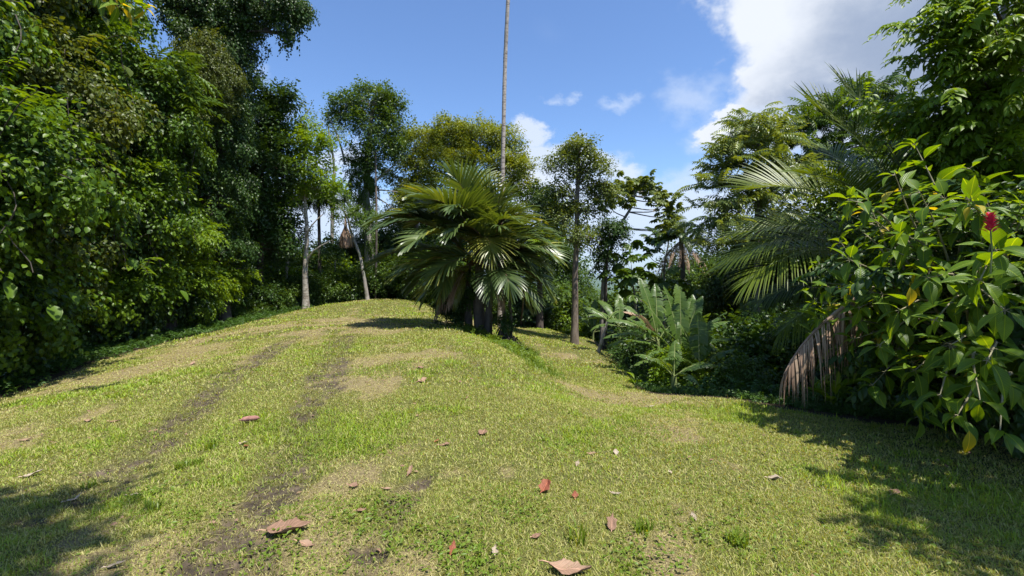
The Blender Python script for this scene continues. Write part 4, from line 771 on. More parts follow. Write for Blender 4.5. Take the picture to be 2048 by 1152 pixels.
for px, Yv, mat, s in [(570, 22.6, 'dark', .75), (545, 21.6, 'mid', .62), (592, 23.4, 'dark', .62), (628, 23.6, 'mid', .62), (650, 24, 'dark', .7), (676, 24.4, 'mid', .75), (705, 25, 'dark', .8), (742, 25.6, 'mid', .8), (775, 25.8, 'dark', .8), (806, 25.6, 'mid', .85), (838, 25.2, 'dark', .8), (866, 24.4, 'mid', .75), (520, 20.6, 'dark', .7), (495, 19.6, 'mid', .6), (455, 20.6, 'dark', 1.0), (480, 22, 'bright', 1.1), (510, 23, 'bright', 1.3), (530, 24, 'dark', 1.2), (495, 26, 'mid', 1.5), (550, 26, 'mid', 1.4), (575, 24.5, 'dark', 1.1), (590, 27, 'mid', 1.5), (640, 25.5, 'dark', 1.0), (632, 27, 'mid', 1.4),
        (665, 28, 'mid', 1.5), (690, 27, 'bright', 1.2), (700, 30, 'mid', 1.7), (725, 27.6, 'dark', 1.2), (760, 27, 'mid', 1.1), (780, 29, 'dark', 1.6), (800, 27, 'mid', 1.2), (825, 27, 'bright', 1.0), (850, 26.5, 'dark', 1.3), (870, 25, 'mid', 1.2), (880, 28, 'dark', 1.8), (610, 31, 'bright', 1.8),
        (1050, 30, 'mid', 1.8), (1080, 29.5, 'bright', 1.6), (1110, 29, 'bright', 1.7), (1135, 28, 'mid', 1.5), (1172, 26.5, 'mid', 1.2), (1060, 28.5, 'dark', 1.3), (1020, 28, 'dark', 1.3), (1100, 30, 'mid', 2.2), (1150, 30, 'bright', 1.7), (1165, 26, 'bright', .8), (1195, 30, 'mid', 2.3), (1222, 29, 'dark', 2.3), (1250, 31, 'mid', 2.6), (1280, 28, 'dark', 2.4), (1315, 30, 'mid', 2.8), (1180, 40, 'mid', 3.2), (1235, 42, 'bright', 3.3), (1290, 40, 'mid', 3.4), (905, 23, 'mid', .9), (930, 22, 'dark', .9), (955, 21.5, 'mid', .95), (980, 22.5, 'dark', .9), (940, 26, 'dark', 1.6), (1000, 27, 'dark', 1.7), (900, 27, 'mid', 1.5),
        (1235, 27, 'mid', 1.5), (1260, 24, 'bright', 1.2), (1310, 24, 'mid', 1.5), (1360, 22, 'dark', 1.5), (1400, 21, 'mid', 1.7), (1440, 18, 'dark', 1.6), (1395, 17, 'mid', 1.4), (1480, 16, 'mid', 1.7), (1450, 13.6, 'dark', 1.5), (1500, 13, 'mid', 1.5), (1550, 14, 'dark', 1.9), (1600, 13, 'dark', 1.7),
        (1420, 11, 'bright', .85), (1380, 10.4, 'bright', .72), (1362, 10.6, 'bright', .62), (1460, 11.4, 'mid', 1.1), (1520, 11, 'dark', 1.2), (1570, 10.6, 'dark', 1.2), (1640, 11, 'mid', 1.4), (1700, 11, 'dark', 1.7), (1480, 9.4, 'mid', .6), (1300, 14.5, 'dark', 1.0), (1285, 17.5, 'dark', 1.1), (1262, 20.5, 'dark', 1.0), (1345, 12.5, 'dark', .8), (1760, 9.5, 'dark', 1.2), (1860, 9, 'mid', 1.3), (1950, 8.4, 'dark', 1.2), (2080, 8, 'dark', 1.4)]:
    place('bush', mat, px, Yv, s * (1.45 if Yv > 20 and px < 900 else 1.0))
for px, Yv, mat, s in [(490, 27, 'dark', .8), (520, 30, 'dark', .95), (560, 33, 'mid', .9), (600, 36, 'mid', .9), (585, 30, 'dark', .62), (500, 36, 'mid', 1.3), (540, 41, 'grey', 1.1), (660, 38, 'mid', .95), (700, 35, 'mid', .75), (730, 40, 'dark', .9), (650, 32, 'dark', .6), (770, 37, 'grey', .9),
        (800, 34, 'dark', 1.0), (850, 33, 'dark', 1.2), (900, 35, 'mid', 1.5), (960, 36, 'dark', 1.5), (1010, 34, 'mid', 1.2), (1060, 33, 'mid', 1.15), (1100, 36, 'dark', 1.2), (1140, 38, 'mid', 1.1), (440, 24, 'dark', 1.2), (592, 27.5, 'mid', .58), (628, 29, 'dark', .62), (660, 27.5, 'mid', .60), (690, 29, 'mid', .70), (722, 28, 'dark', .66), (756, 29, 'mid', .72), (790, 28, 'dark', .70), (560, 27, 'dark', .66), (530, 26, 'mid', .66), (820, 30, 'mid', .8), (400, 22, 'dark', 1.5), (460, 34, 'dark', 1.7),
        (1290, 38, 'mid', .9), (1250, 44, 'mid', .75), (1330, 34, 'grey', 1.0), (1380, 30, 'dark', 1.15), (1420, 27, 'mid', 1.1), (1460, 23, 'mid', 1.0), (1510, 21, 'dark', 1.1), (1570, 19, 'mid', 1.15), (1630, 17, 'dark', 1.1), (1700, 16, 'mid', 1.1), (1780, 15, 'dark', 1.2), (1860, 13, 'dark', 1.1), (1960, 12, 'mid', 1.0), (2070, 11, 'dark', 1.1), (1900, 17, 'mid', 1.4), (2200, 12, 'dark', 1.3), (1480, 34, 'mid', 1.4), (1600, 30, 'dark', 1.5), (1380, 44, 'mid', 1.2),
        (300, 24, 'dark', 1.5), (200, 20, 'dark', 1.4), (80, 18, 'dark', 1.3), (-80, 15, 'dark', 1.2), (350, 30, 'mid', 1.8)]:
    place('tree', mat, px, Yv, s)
GP = 'thin bare trunks at the back of the ridge'
def pole(px, top, Yv, r, mat, lean, label):
    t = thing('slender_tree', label, 'tree', base(px, Yv), GP); mb = MB(); a = base(px, Yv); b = P(px + lean, top, Yv)
    mb.tube(smooth_path([a, (a + b) / 2 + rp.normal(size=3) * .08, b]), np.linspace(r * 1.2, r * .7, 9), 7); mb.build('trunk', M[mat], t)
    lf = MB(); cen, od = lumps(rp, 14, b + UP * .3, (.8, .8, .6), .3); dress(lf, rp, cen, od, 5, .3, SPR_FAR, .55); lf.build('crown', M['dark'], t)
for a in [(502, 455, 23.5, .05, 'barkdark', -2, 'thin dark trunk nearest the vine wall in the ridge undergrowth'), (512, 450, 24, .06, 'barkdark', 1, 'second thin dark trunk from the vine wall'), (526, 440, 25, .06, 'barkgrey', -1, 'thin grey trunk right of two dark ones'),
          (568, 480, 23, .075, 'barkpale', 12, 'pale leaning pole left of the slim young tree'), (666, 520, 24.5, .045, 'barkpale', 5, 'short pale pole right of the thin black trunk'), (751, 300, 25, .06, 'bark', 0, 'long thin grey trunk close to the left side of the clump palm'), (560, 500, 25, .07, 'barkdark', -4, 'dark stump-like trunk beside the pale leaning pole'),
          (1211, 545, 22, .05, 'barkdark', 0, 'thin dark post-like trunk seen against the distant valley')]: pole(*a)

# ================================================================== BANANA PLANTS
def banana(label, b, hstem, leaves, seed, L=1.5, wid=.42, mat='banana', cat='banana plant', group=None, rs=.07, lean=(0, 0), bark='rachis', name='banana_plant'):
    rng = np.random.default_rng(seed); root = thing(name, label, cat, b, group); mb = MB(); top = b + np.array([lean[0], lean[1], hstem])
    mb.tube(smooth_path([b, (b + top) / 2 + UP * .02, top]), np.linspace(rs * 1.25, rs * .7, 9), 9); mb.build('stem', M[bark], root)
    for (a, e, k, c, *mm) in leaves:
        mt = mm[0] if mm else mat
        o = frond_part(root, 'leaf', M[mt], M['rachis'], p0=top - UP * .03, az_=R(a + rng.uniform(-8, 8)), el_=R(e), L=L * k, curve=R(c), n=30, rag=.05, var=.12, prof=(.35, .75, .95, 1, 1, .95, .85, .6, .2), llen=wid * .5 * (.6 + .4 * k), wfac=1.06, fwd=.24, v=.22, hang=.6, tear=.5, seg=3, petiole=.22, rr=.018, rng=rng, tint=rng.uniform(.35, .75), tips=.9, gaps=.05, roll=rng.uniform(-.3, .3))
        if mm: o['label'] = 'dry torn leaf'
    return root
banana('big clump of torn banana leaves fanning up at the right edge of the lower path', base(1362, 11.2), 1.0, [(-80, 50, 1.1, 30), (-60, 66, 1.2, 26), (-95, 34, 1.0, 40), (-30, 80, 1.25, 18), (20, 84, 1.2, 14), (60, 72, 1.15, 24), (85, 58, 1.1, 34), (100, 40, .9, 40), (170, 50, .9, 80), (-120, 30, .95, 55), (-100, 10, .8, 40), (150, 70, 1, 40)], 301, 1.45, .38)
banana('left neighbour of the big banana clump, with drooping grey-green leaves', base(1315, 12.2), 1.25, [(-85, 46, 1.0, 60), (-100, 25, 1.05, 50), (-60, 62, 1.0, 50), (10, 76, 1.1, 22), (-150, 40, .9, 75), (60, 50, .8, 70), (-75, 8, .9, 40), (-40, 78, 1.2, 22), (-110, 60, 1.0, 60, 'dry')], 302, 1.45, .38)
banana('banana plant with upright dark green blades right of the big clump', base(1398, 10.0), .75, [(60, 74, .9, 16), (-40, 72, .9, 20), (20, 84, 1.0, 10), (100, 50, .7, 40), (-110, 40, .8, 60), (140, 30, .7, 60)], 303, 1.2)
banana('banana plant behind the big clump with tall leaves', base(1368, 13.2), 1.7, [(-60, 70, 1.1, 30), (40, 72, 1.1, 26), (0, 80, 1.2, 12), (90, 50, 1.0, 50), (-95, 48, 1.1, 55), (170, 60, 1, 70), (-20, 60, 1.1, 40)], 304, 1.5)
banana('low banana shoot with hanging leaves in front of the big clump', base(1348, 9.6), .45, [(-70, 50, .8, 60), (-120, 60, .7, 70), (90, 40, .8, 60), (20, 70, .7, 30), (160, 30, .7, 70)], 305, 1.15, .34)
banana('pale leaning bare stem topped by drooping banana leaves at the path edge', base(1196, 15.4), 1.15, [(-90, 20, .75, 50), (-110, 35, .7, 60), (-70, 45, .8, 50), (170, 30, .6, 80), (60, 50, .6, 70)], 306, 1.2, .3, rs=.055, lean=(.32, 0), bark='barkgrey')
banana('banana plant at the back of the path below the path tree', base(1100, 27.4), 1.2, [(-80, 40, 1, 60), (80, 45, 1, 50), (0, 80, 1.1, 20), (-40, 66, 1.1, 40), (50, 60, 1, 40), (-100, 15, .9, 50), (110, 20, .9, 50)], 307, 1.7, .42)
banana('banana plant with one orange dead leaf at the far end of the path', base(1076, 27), 1.2, [(-90, 40, 1, 60), (70, 45, .9, 60), (0, 70, .9, 40), (60, 78, .8, 20, 'dryorange'), (-100, 10, .9, 50)], 308, 1.6, .40, bark='drystalk')
banana('small banana plant left of the orange-leaved one', base(1048, 26.8), .7, [(-90, 35, 1, 70), (80, 45, 1, 60), (0, 70, .9, 40), (-110, 10, .8, 50), (120, 15, .8, 50)], 309, 1.3, .36)
banana('banana plant in the shade between the path tree and the leaning stem', base(1186, 24.2), 1.2, [(-70, 60, 1, 50), (80, 45, 1, 60), (20, 78, 1.2, 30), (110, 20, 1, 50), (-30, 75, 1.1, 30)], 310, 1.5, .42)
banana('banana plant spreading dull leaves above the dark gully', base(1240, 17.5), 1.5, [(-85, 50, 1, 60), (80, 45, 1, 60), (0, 75, 1, 30), (-120, 20, 1, 60), (-40, 60, 1.1, 50), (100, 10, 1, 40, 'dryorange')], 311, 1.35, .38)
banana('half-hidden banana plant with a broad upright blade under the red-flowered shrub', base(1772, 7.6), .5, [(-40, 80, .9, 14), (60, 60, .8, 50), (-90, 50, .8, 50), (150, 50, .7, 60)], 312, 1.0, .42)
banana('blue-green banana shoot in the bushes right of the big clump', base(1430, 10.2), .7, [(60, 50, .8, 40), (-80, 40, .9, 50), (10, 74, .8, 20), (130, 40, .8, 70)], 313, 1.0, .3)
# low ginger-like plants along the lawn edge
for k, (px, py, s, lab) in enumerate([(1410, 786, .8, 'leftmost small broad-leaved plant of the row along the lawn edge'), (1432, 790, .55, 'tiny broad-leaved plant with two upright leaves'), (1470, 794, .95, 'small plant with pale yellowish arching leaves on the lawn edge'), (1505, 797, 1.15, 'taller broad-leaved plant left of the dead frond tip'),
        (1530, 800, 1.2, 'broad-leaved plant touching the dead frond tip'), (1565, 806, 1.0, 'broad-leaved plant just right of the dead frond tip'), (1605, 812, .8, 'low spreading plant right of the dead frond'), (1640, 820, 1.0, 'upright twin-leaved plant near the shade of the red-flowered shrub'), (1680, 826, .9, 'shaded broad-leaved plant below the red-flowered shrub'), (1275, 778, .5, 'single flat-leaved plant at the corner of the lower path')]):
    b = G(px, py) + np.array([.0, .10, 0]); s *= 1.35; b[2] = float(H(b[0], b[1])) - .02; rng = np.random.default_rng(400 + k); root = thing('ginger_plant', lab, 'plant', b, 'small broad-leaved plants along the lawn edge'); lf = MB(); st = MB()
    for q in range(7):
        a = rng.uniform(0, 6.28); h_ = rng.uniform(.1, .32) * s; t = b + np.array([math.cos(a) * .06, math.sin(a) * .06, h_]); st.tube([b, (b + t) / 2 + UP * .02, t], [.008, .006, .005], 5)
        lf.inst(leaf_tpl(7, (.05, .6, 1, .9, .5, 0), .2, .45), t, np.array([math.cos(a), math.sin(a), rng.uniform(.5, 1.5)]), UP, rng.uniform(.24, .36) * s, rng.uniform(0, 1), rng.uniform(.08, .12) * s)
    lf.build('foliage', M['bright'], root); st.build('stem', M['rachis'], root)
    # sparse name: leaves of one small plant stay one part

# ================================================================== THE YOUNG COCONUT PALM on the right, mostly behind the shrub
ck = np.array([6.9, 7.7, 0]); ck[2] = float(H(6.9, 7.7)) - .1
coco = thing('coconut_palm', 'young coconut palm with long feathery fronds arching left out of the red-flowered shrub', 'palm', ck); mb = MB()
pts = smooth_path([ck, ck + [0, 0, 1.0], ck + [-.15, 0, 2.35]]); mb.tube(pts, np.linspace(.24, .16, len(pts)), 10); mb.build('trunk', M['barkgrey'], coco); ct = pts[-1]
CF = dict(prof=(.55, .85, 1, 1, .95, .85, .6), wfac=.62, fwd=.62, seg=4, petiole=.14, rr=.032, tips=.12, tear=.06, gaps=.03)
for a, e, L, c, v, hg, ro, ll in [(-78, 60, 3.4, 72, .40, .25, .5, 1.0), (-84, 40, 3.2, 60, .3, .3, .4, .9), (-60, 80, 3.5, 40, .30, .2, .5, 1.1), (-45, 84, 3.8, 30, .2, .2, .3, 1.05), (-97, 26, 3.2, 66, .1, .4, .35, .95), (-90, 2, 2.6, 48, .0, .5, .3, .75), (-118, 10, 2.5, 60, .1, .5, .2, .8), (-20, 72, 3.4, 40, .2, .3, 0, .9), (35, 60, 3.4, 60, .2, .4, 0, .9),
                         (95, 55, 3.2, 70, .2, .4, 0, .9), (150, 62, 2.8, 70, .2, .4, 0, .9), (-140, 56, 2.7, 66, .2, .4, 0, .85), (-50, 30, 3.3, 60, .2, .4, .3, .9), (-72, 12, 2.7, 50, .1, .5, .4, .85), (-88, 38, 3.2, 74, .2, .4, .3, .95), (10, 30, 3, 60, .2, .4, 0, .9), (70, 30, 3, 60, .2, .4, 0, .9), (-100, 62, 3.0, 66, .3, .35, .2, .9)]:
    frond_part(coco, 'frond', M['coco'], M['rachis'], p0=ct + rp.normal(size=3) * .05, az_=R(a), el_=R(e), L=L, curve=R(c), n=72, v=v, hang=hg, roll=ro, llen=ll, rng=rp, tint=rp.uniform(.4, .7), **CF)
lf = MB(); st = MB()
frond(lf, st, p0=P(1748, 575, 5.5), az_=R(-92), el_=R(-30), L=1.5, curve=R(34), gaps=.22, rag=.3, var=.4, n=60, prof=(.5, .9, 1, .9, .7, .5), llen=.62, wfac=.55, fwd=.9, v=-.35, hang=2.6, tear=.35, seg=7, petiole=.02, rr=.03, rng=rp, tint=.5, tips=.1)
frond(lf, st, p0=P(1748, 583, 5.6), az_=R(-90), el_=R(-33), L=1.38, curve=R(30), gaps=.25, rag=.35, var=.4, n=46, prof=(.5, .9, 1, .9, .7, .5), llen=.7, wfac=.4, fwd=1.0, v=-.6, hang=2.8, tear=.35, seg=7, petiole=.02, rr=.02, rng=rp, tint=.3, tips=.1)
st.tube(smooth_path([ct, (ct + P(1748, 575, 5.5)) / 2 + UP * .22, P(1748, 575, 5.5)]), .032, 6)
df = lf.build('frond', M['dry'], coco); df['label'] = 'dead brown frond hanging down to the ginger plants'; st.build('stalk', M['drystalk'], coco)

# ================================================================== THE LARGE-LEAVED SHRUB with the red flower
rs = np.random.default_rng(77)
NEARL = [leaf_tpl(9, (.03, .42, .78, .97, 1, .88, .62, .3, 0), f, c) for f, c in ((.08, .22), (.14, .38), (.03, .5), (.10, .65))]
def shrub_stem(ml, mw, my, p0, p1, rng, L=.215, W=.104, r=.012, inner=.45, pairs=5, whorl=4, yellow=.015):
    p0 = np.asarray(p0, float); p1 = np.asarray(p1, float); D = np.linalg.norm(p1 - p0)
    mid = (p0 + p1) / 2 + UP * .16 * D + rng.normal(size=3) * .05 * D; pts = smooth_path([p0, mid, p1], 6); mw.tube(pts, np.linspace(r * 1.3, r * .35, len(pts)), 5, rng.uniform())
    tg = nz(np.gradient(pts, axis=0)); K = len(pts)
    for q in range(pairs + 1):
        f = inner + (1 - inner) * q / pairs; i = min(K - 1, int(f * (K - 1))); p = pts[i]; t = tg[i]; a0 = q * 1.57 + rng.uniform(-.4, .4)
        s1 = nz(np.cross(t, UP + .01)); s2 = np.cross(s1, t); nn = 2 if q < pairs else whorl
        for k in range(nn):
            a = a0 + k * 2 * np.pi / nn + rng.uniform(-.25, .25); d = nz((s1 * math.cos(a) + s2 * math.sin(a)) * (1.0 if q < pairs else .8) + t * .55 + np.array([0, 0, -.04]) + rng.normal(size=3) * .12)
            nrm = nz(UP * 1.0 + t * .25 + rng.normal(size=3) * .22); l = L * rng.uniform(.6, 1.2) * (1 if q < pairs else .8)
            tgt = my if rng.uniform() < yellow else ml
            pe = p + d * .035; mw.tube([p, pe], [.004, .003], 4, .6)
            tgt.inst(NEARL[rng.integers(0, 4)], pe, d, nrm, l, np.clip(rng.normal(.42, .3) + (.25 if q >= pairs - 1 else 0), 0, .95), l * W / L * rng.uniform(.85, 1.15))
def in_shrub(rng, c, r):
    while True:
        d = nz(rng.normal(size=3))
        if d[2] > -.75: return np.asarray(c) + d * np.asarray(r) * rng.uniform(.72, 1.03), d
sb = np.array([5.3, 5.2, 0]); sb[2] = float(H(5.3, 5.2)) - .05
shrub = thing('flowering_shrub', 'big dense shrub with large veined leaves and one red flower at the right edge', 'shrub', sb); ml, mw, my = MB(), MB(), MB()
for k in range(210):
    c, r = ((5.55, 4.95, 1.25), (2.05, 2.1, 1.65)) if k % 5 else ((5.6, 4.5, .9), (1.6, 1.8, .9))
    p1, d = in_shrub(rs, c, r)
    if p1[0] > 7.2 or p1[1] > 6.9: continue
    if abs(p1[0]) < 1.0 or p1[2] < .12: continue
    src = sb + np.array([rs.normal() * .3, rs.normal() * .3, 0]) + UP * rs.uniform(.1, 1.2); p0 = src + (p1 - src) * rs.uniform(.0, .3)
    shrub_stem(ml, mw, my, p0, p1, rs)
for px, py, Yv in [(1700, 400, 5.2), (1790, 350, 5.0), (1840, 385, 4.6), (1830, 290, 5.6), (1700, 520, 5.0), (1660, 575, 5.2), (1870, 640, 3.9), (1960, 560, 3.6), (1745, 585, 4.8), (1855, 555, 4.2), (1900, 690, 3.8), (1760, 690, 4.6), (1990, 500, 3.7), (1800, 470, 4.6), (1940, 400, 4.2), (2010, 620, 3.4), (1975, 720, 3.5), (1640, 640, 5.6), (1720, 640, 5.1), (1800, 620, 4.4), (1830, 740, 4.3), (1745, 770, 4.9)]:
    p1 = P(px, py, Yv); p0 = p1 + (sb + UP * rs.uniform(.6, 1.5) - p1) * rs.uniform(.45, .7); shrub_stem(ml, mw, my, p0, p1, rs, L=.25, W=.122, whorl=5, pairs=4, inner=.5)
for px, py, Yv in [(1915, 830, 3.7), (1880, 790, 3.9), (1960, 800, 3.6), (1840, 800, 4.3), (2000, 860, 3.5)]:
    p1 = P(px, py, Yv); shrub_stem(ml, mw, my, p1 + np.array([.45, .35, .35]), p1, rs, L=.22, W=.11, whorl=5, pairs=4, inner=.1)
my.inst(NEARL[2], P(1938, 862, 3.5), (.05, -.1, -1), (-.3, -1, .3), .19, .5, .085); my.inst(NEARL[1], P(1820, 575, 4.1), (.05, -.1, -1), (-.3, -1, .3), .16, .5, .08)
ml.build('foliage', M['shrub'], shrub); mw.build('stem', M['twig'], shrub); yl = my.build('yellow_leaves', M['shrub_yellow'], shrub); yl['label'] = 'few yellowing leaves'
# dense middle of the shrub: smaller leaves added to thicken its shadow, coloured dark for inner shade
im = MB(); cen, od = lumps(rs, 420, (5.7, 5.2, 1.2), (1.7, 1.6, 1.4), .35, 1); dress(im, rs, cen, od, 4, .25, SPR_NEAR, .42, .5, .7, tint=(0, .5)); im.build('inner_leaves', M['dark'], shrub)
# red bracts
M['flower'] = leaf_mat('red_bracts', (.34, .016, .075), (.56, .035, .14), (.70, .10, .24), .3, .4)
fm = MB(); fc = P(1981, 462, 3.3)
for k in range(46):
    h = k / 46; a = k * 2.4; rr_ = .034 * (1 - .55 * h); p_ = fc + np.array([math.cos(a) * rr_ * .4, math.sin(a) * rr_ * .4, h * .125 - .01]); fm.inst(LEAF4, p_, np.array([math.cos(a), math.sin(a), .9 + h]), np.array([-math.cos(a), -math.sin(a), .8]), .052 * (1 - .3 * h), rs.uniform(), .026)
fo = fm.build('flower', M['flower'], shrub); stt = MB(); stt.tube([fc + [.02, .02, -.3], fc + [.01, 0, -.12], fc], [.006, .005, .005], 5); stt.build('flower_stalk', M['rachis'], shrub)

# ================================================================== BRANCHES AT THE TOP RIGHT
rt = np.random.default_rng(88)
tb = np.array([9.0, 8.2, float(H(9.0, 8.2)) - .1]); tt = thing('overhanging_tree', 'tree at the right edge whose leafy branches reach in at the top of the picture', 'tree', tb)
bk, lf = MB(), MB(); tp = smooth_path([tb, tb + [-.1, 0, 3], tb + [-.4, -.2, 6.4], tb + [-.3, -.3, 8.5]]); bk.tube(tp, np.linspace(.2, .08, len(tp)), 9)
for (px, py, Yv) in [(1850, 55, 6.6), (1870, 20, 6.4), (1880, 100, 6.6), (1925, 40, 6.2), (1920, 120, 6.3), (1850, 90, 6.7), (1960, 150, 6.2), (1900, 190, 6.5), (1860, 250, 6.7), (1950, 230, 6.3), (1900, 270, 6.4), (1840, 245, 6.9), (1990, 60, 6.0), (2010, 180, 6.0), (1990, 280, 6.2), (1880, -30, 6.4), (1960, -20, 6.2), (2050, 100, 6), (2060, 240, 6), (1940, 320, 6.6), (2030, 340, 6.2), (1850, 330, 7.0), (1745, 225, 7.4), (1800, 240, 7.2), (2000, 400, 6.4), (1900, 360, 6.8), (2080, 0, 6), (2080, 330, 6), (1960, 90, 7), (2030, -60, 6.2), (1990, 140, 7.2), (2060, 60, 7.4), (1970, 250, 7.6), (2020, 250, 7), (1930, 170, 7.2)]:
    e = P(px, py, Yv); z_ = min(e[2] - .4 + rt.uniform(-.5, .3), 7.5); s0 = tp[int(np.argmin(abs(tp[:, 2] - max(.8, z_))))]; md = (s0 + e) / 2 + UP * .25; pts = smooth_path([s0, md, e], 6); bk.tube(pts, np.linspace(.045, .008, len(pts)), 5)
    c_ = np.concatenate([pts[-4:], pts[-4:] + rt.normal(size=(4, 3)) * .22, pts[5:9] + rt.normal(size=(4, 3)) * .2]); od = np.tile(nz(e - s0), (len(c_), 1))
    dress(lf, rt, c_, od, 3, .16, SPR_NEAR, .55, .35, 1.0, outw=1.3, jit=.35)
for c_, r_, n_ in [((5.35, 1.75, 4.9), (1.15, .75, .6), 90), ((6.0, .9, 4.9), (1.5, .8, .7), 90), ((7.4, 1.6, 5.2), (1.3, 1.0, .8), 60), ((8.7, 7.9, 8.6), (1.6, 1.5, 1.2), 130), ((7.6, 4.6, 6.2), (1.0, 1.2, .7), 50)]:
    cen, od = lumps(rt, n_, c_, r_, .2, 1); dress(lf, rt, cen, od, 5, .3, SPR_NEAR, .6, .35, 1.0); bk.tube(bent(tp[int(len(tp) * .55)], c_, rt), np.linspace(.08, .02, 5), 6)
bk.build('trunk', M['bark'], tt); lf.build('crown', M['bright'], tt)
# darker mass behind the shrub
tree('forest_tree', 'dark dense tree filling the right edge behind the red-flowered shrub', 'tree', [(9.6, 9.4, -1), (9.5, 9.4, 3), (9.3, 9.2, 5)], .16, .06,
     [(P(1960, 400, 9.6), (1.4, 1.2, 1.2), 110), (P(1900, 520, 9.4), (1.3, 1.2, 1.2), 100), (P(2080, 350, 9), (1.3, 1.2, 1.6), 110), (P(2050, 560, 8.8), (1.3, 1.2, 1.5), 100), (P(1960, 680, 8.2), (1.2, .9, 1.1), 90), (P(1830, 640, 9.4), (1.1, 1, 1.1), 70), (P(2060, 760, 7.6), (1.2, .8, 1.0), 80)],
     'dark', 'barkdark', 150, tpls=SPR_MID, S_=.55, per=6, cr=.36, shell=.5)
# large yellowish leaves reaching in at the top left
tl = thing('overhanging_tree', 'tree at the left with a few large yellowish leaves hanging in at the top', 'tree', (-7.4, 4.2, float(H(-7.4, 4.2)) - .1)); bk, lf, ly = MB(), MB(), MB()
tp = smooth_path([(-7.4, 4.2, -.5), (-7.3, 4.3, 3), (-6.9, 4.6, 6)]); bk.tube(tp, np.linspace(.12, .05, len(tp)), 8)
for (px, py, Yv) in [(195, -10, 6.2), (235, 8, 6.1), (262, 5, 6.2), (285, 12, 6.3), (210, -40, 6.2)]:
    shrub_stem(lf, bk, ly, P(px - 90, py - 60, Yv), P(px, py, Yv), rt, L=.26, W=.11, pairs=2, whorl=5, inner=.8, yellow=.3)
bk.tube(smooth_path([tp[-2], P(60, -110, 5.6), P(190, -60, 6.2)]), [.04] * 4 + [.03] * 5, 5)
bk.build('trunk', M['bark'], tl); lf.build('crown', M['shrub'], tl); (ly.build('yellow_leaves', M['shrub_yellow'], tl) if ly.n else None)
# the tree above the camera that throws the shadow at the lower left
tree('shade_tree', 'tall tree overhead whose shadow falls on the lower left of the lawn', 'tree', [(6.5, -5, -.3), (5.5, -4.2, 5), (3, -2, 8.5)], .25, .10,
     [((-1.15, .15, 9.0), (1.0, .65, .6), 80), ((-2.1, -.35, 9.2), (1.1, .8, .5), 80), ((-.3, -.9, 9.2), (.8, .6, .5), 40)], 'mid', 'bark', 160, S_=.6, per=6, cr=.35, shell=.2)

# ================================================================== FALLEN LEAVES
M['fallen'] = leaf_mat('fallen_brown', (.17, .095, .058), (.27, .165, .105), (.38, .26, .17), .08, .7, vein=9, tcol=(1.2, .9, .7, 1))
M['fallen_red'] = leaf_mat('fallen_red', (.15, .040, .022), (.24, .075, .038), (.34, .13, .07), .1, .6, vein=9, tcol=(1.2, .9, .7, 1))
M['fallen_pale'] = leaf_mat('fallen_pale', (.26, .21, .14), (.38, .31, .22), (.48, .41, .31), .08, .7, vein=9, tcol=(1.2, 1, .8, 1))
def fallen(px, py, L, wr, az_, mat, label, tilt=.1, curl=.35, fold=.35, lobes=None, seed=0):
    L = L * (.95 if L > .2 else .8)
    rng = np.random.default_rng(int(px * 7 + py)); b = G(px, py); rows = 12; n_ = 9; V = []; A = []
    for i_ in range(rows + 1):
        u = i_ / rows; w_ = np.interp(u, [0, .08, .3, .55, .8, 1], [.06, .5, .95, 1, .6, .02]) * wr * .5 * (1 + .16 * math.sin(u * 15 + px) + .08 * math.sin(u * 37 + py)) * (1 if u < .75 or int(px) % 3 else .55)
        for j_ in range(n_):
            s = (j_ / (n_ - 1) - .5) * 2; x = s * w_
            z = fold * abs(s) ** 1.4 * w_ * (1 + .5 * math.sin(u * 6 + px)) + curl * ((u - .5) ** 2) * 1.1 + .05 * math.sin(s * 4 + u * 9 + py) * wr + tilt * u
            V.append((x * L, (u - .5) * L, z * L)); A.append((s * .5, u, .5 + .3 * math.sin(px + s)))
    V = np.array(V); ca, sa = math.cos(R(az_)), math.sin(R(az_)); W_ = V.copy(); W_[:, 0] = V[:, 0] * ca + V[:, 1] * sa; W_[:, 1] = -V[:, 0] * sa + V[:, 1] * ca
    W_[:, 2] -= W_[:, 2].min(); gr = H(W_[:, 0] + b[0], W_[:, 1] + b[1]); W_[:, 2] += gr + .012; W_[:, :2] += b[:2]
    q = np.array([(i_ * n_ + j_, i_ * n_ + j_ + 1, (i_ + 1) * n_ + j_ + 1, (i_ + 1) * n_ + j_) for i_ in range(rows) for j_ in range(n_ - 1)])
    mb = MB(); mb.add(W_ - b, q, None, np.array(A)); t_ = np.array([0, -.5 * L, 0]); t_ = np.array([t_[0] * ca + t_[1] * sa, -t_[0] * sa + t_[1] * ca, .02]); k0 = W_[n_ // 2] - b; mb.tube([k0, k0 + t_ * .3, k0 + t_ * .5 - UP * .01], [.003, .0025, .002], 4)
    o = mb.build('fallen_leaf', M[mat]); o.location = Vector(b.tolist()); md = o.modifiers.new('thickness', 'SOLIDIFY'); md.thickness = .0015
    return tag(o, label, 'fallen leaf')
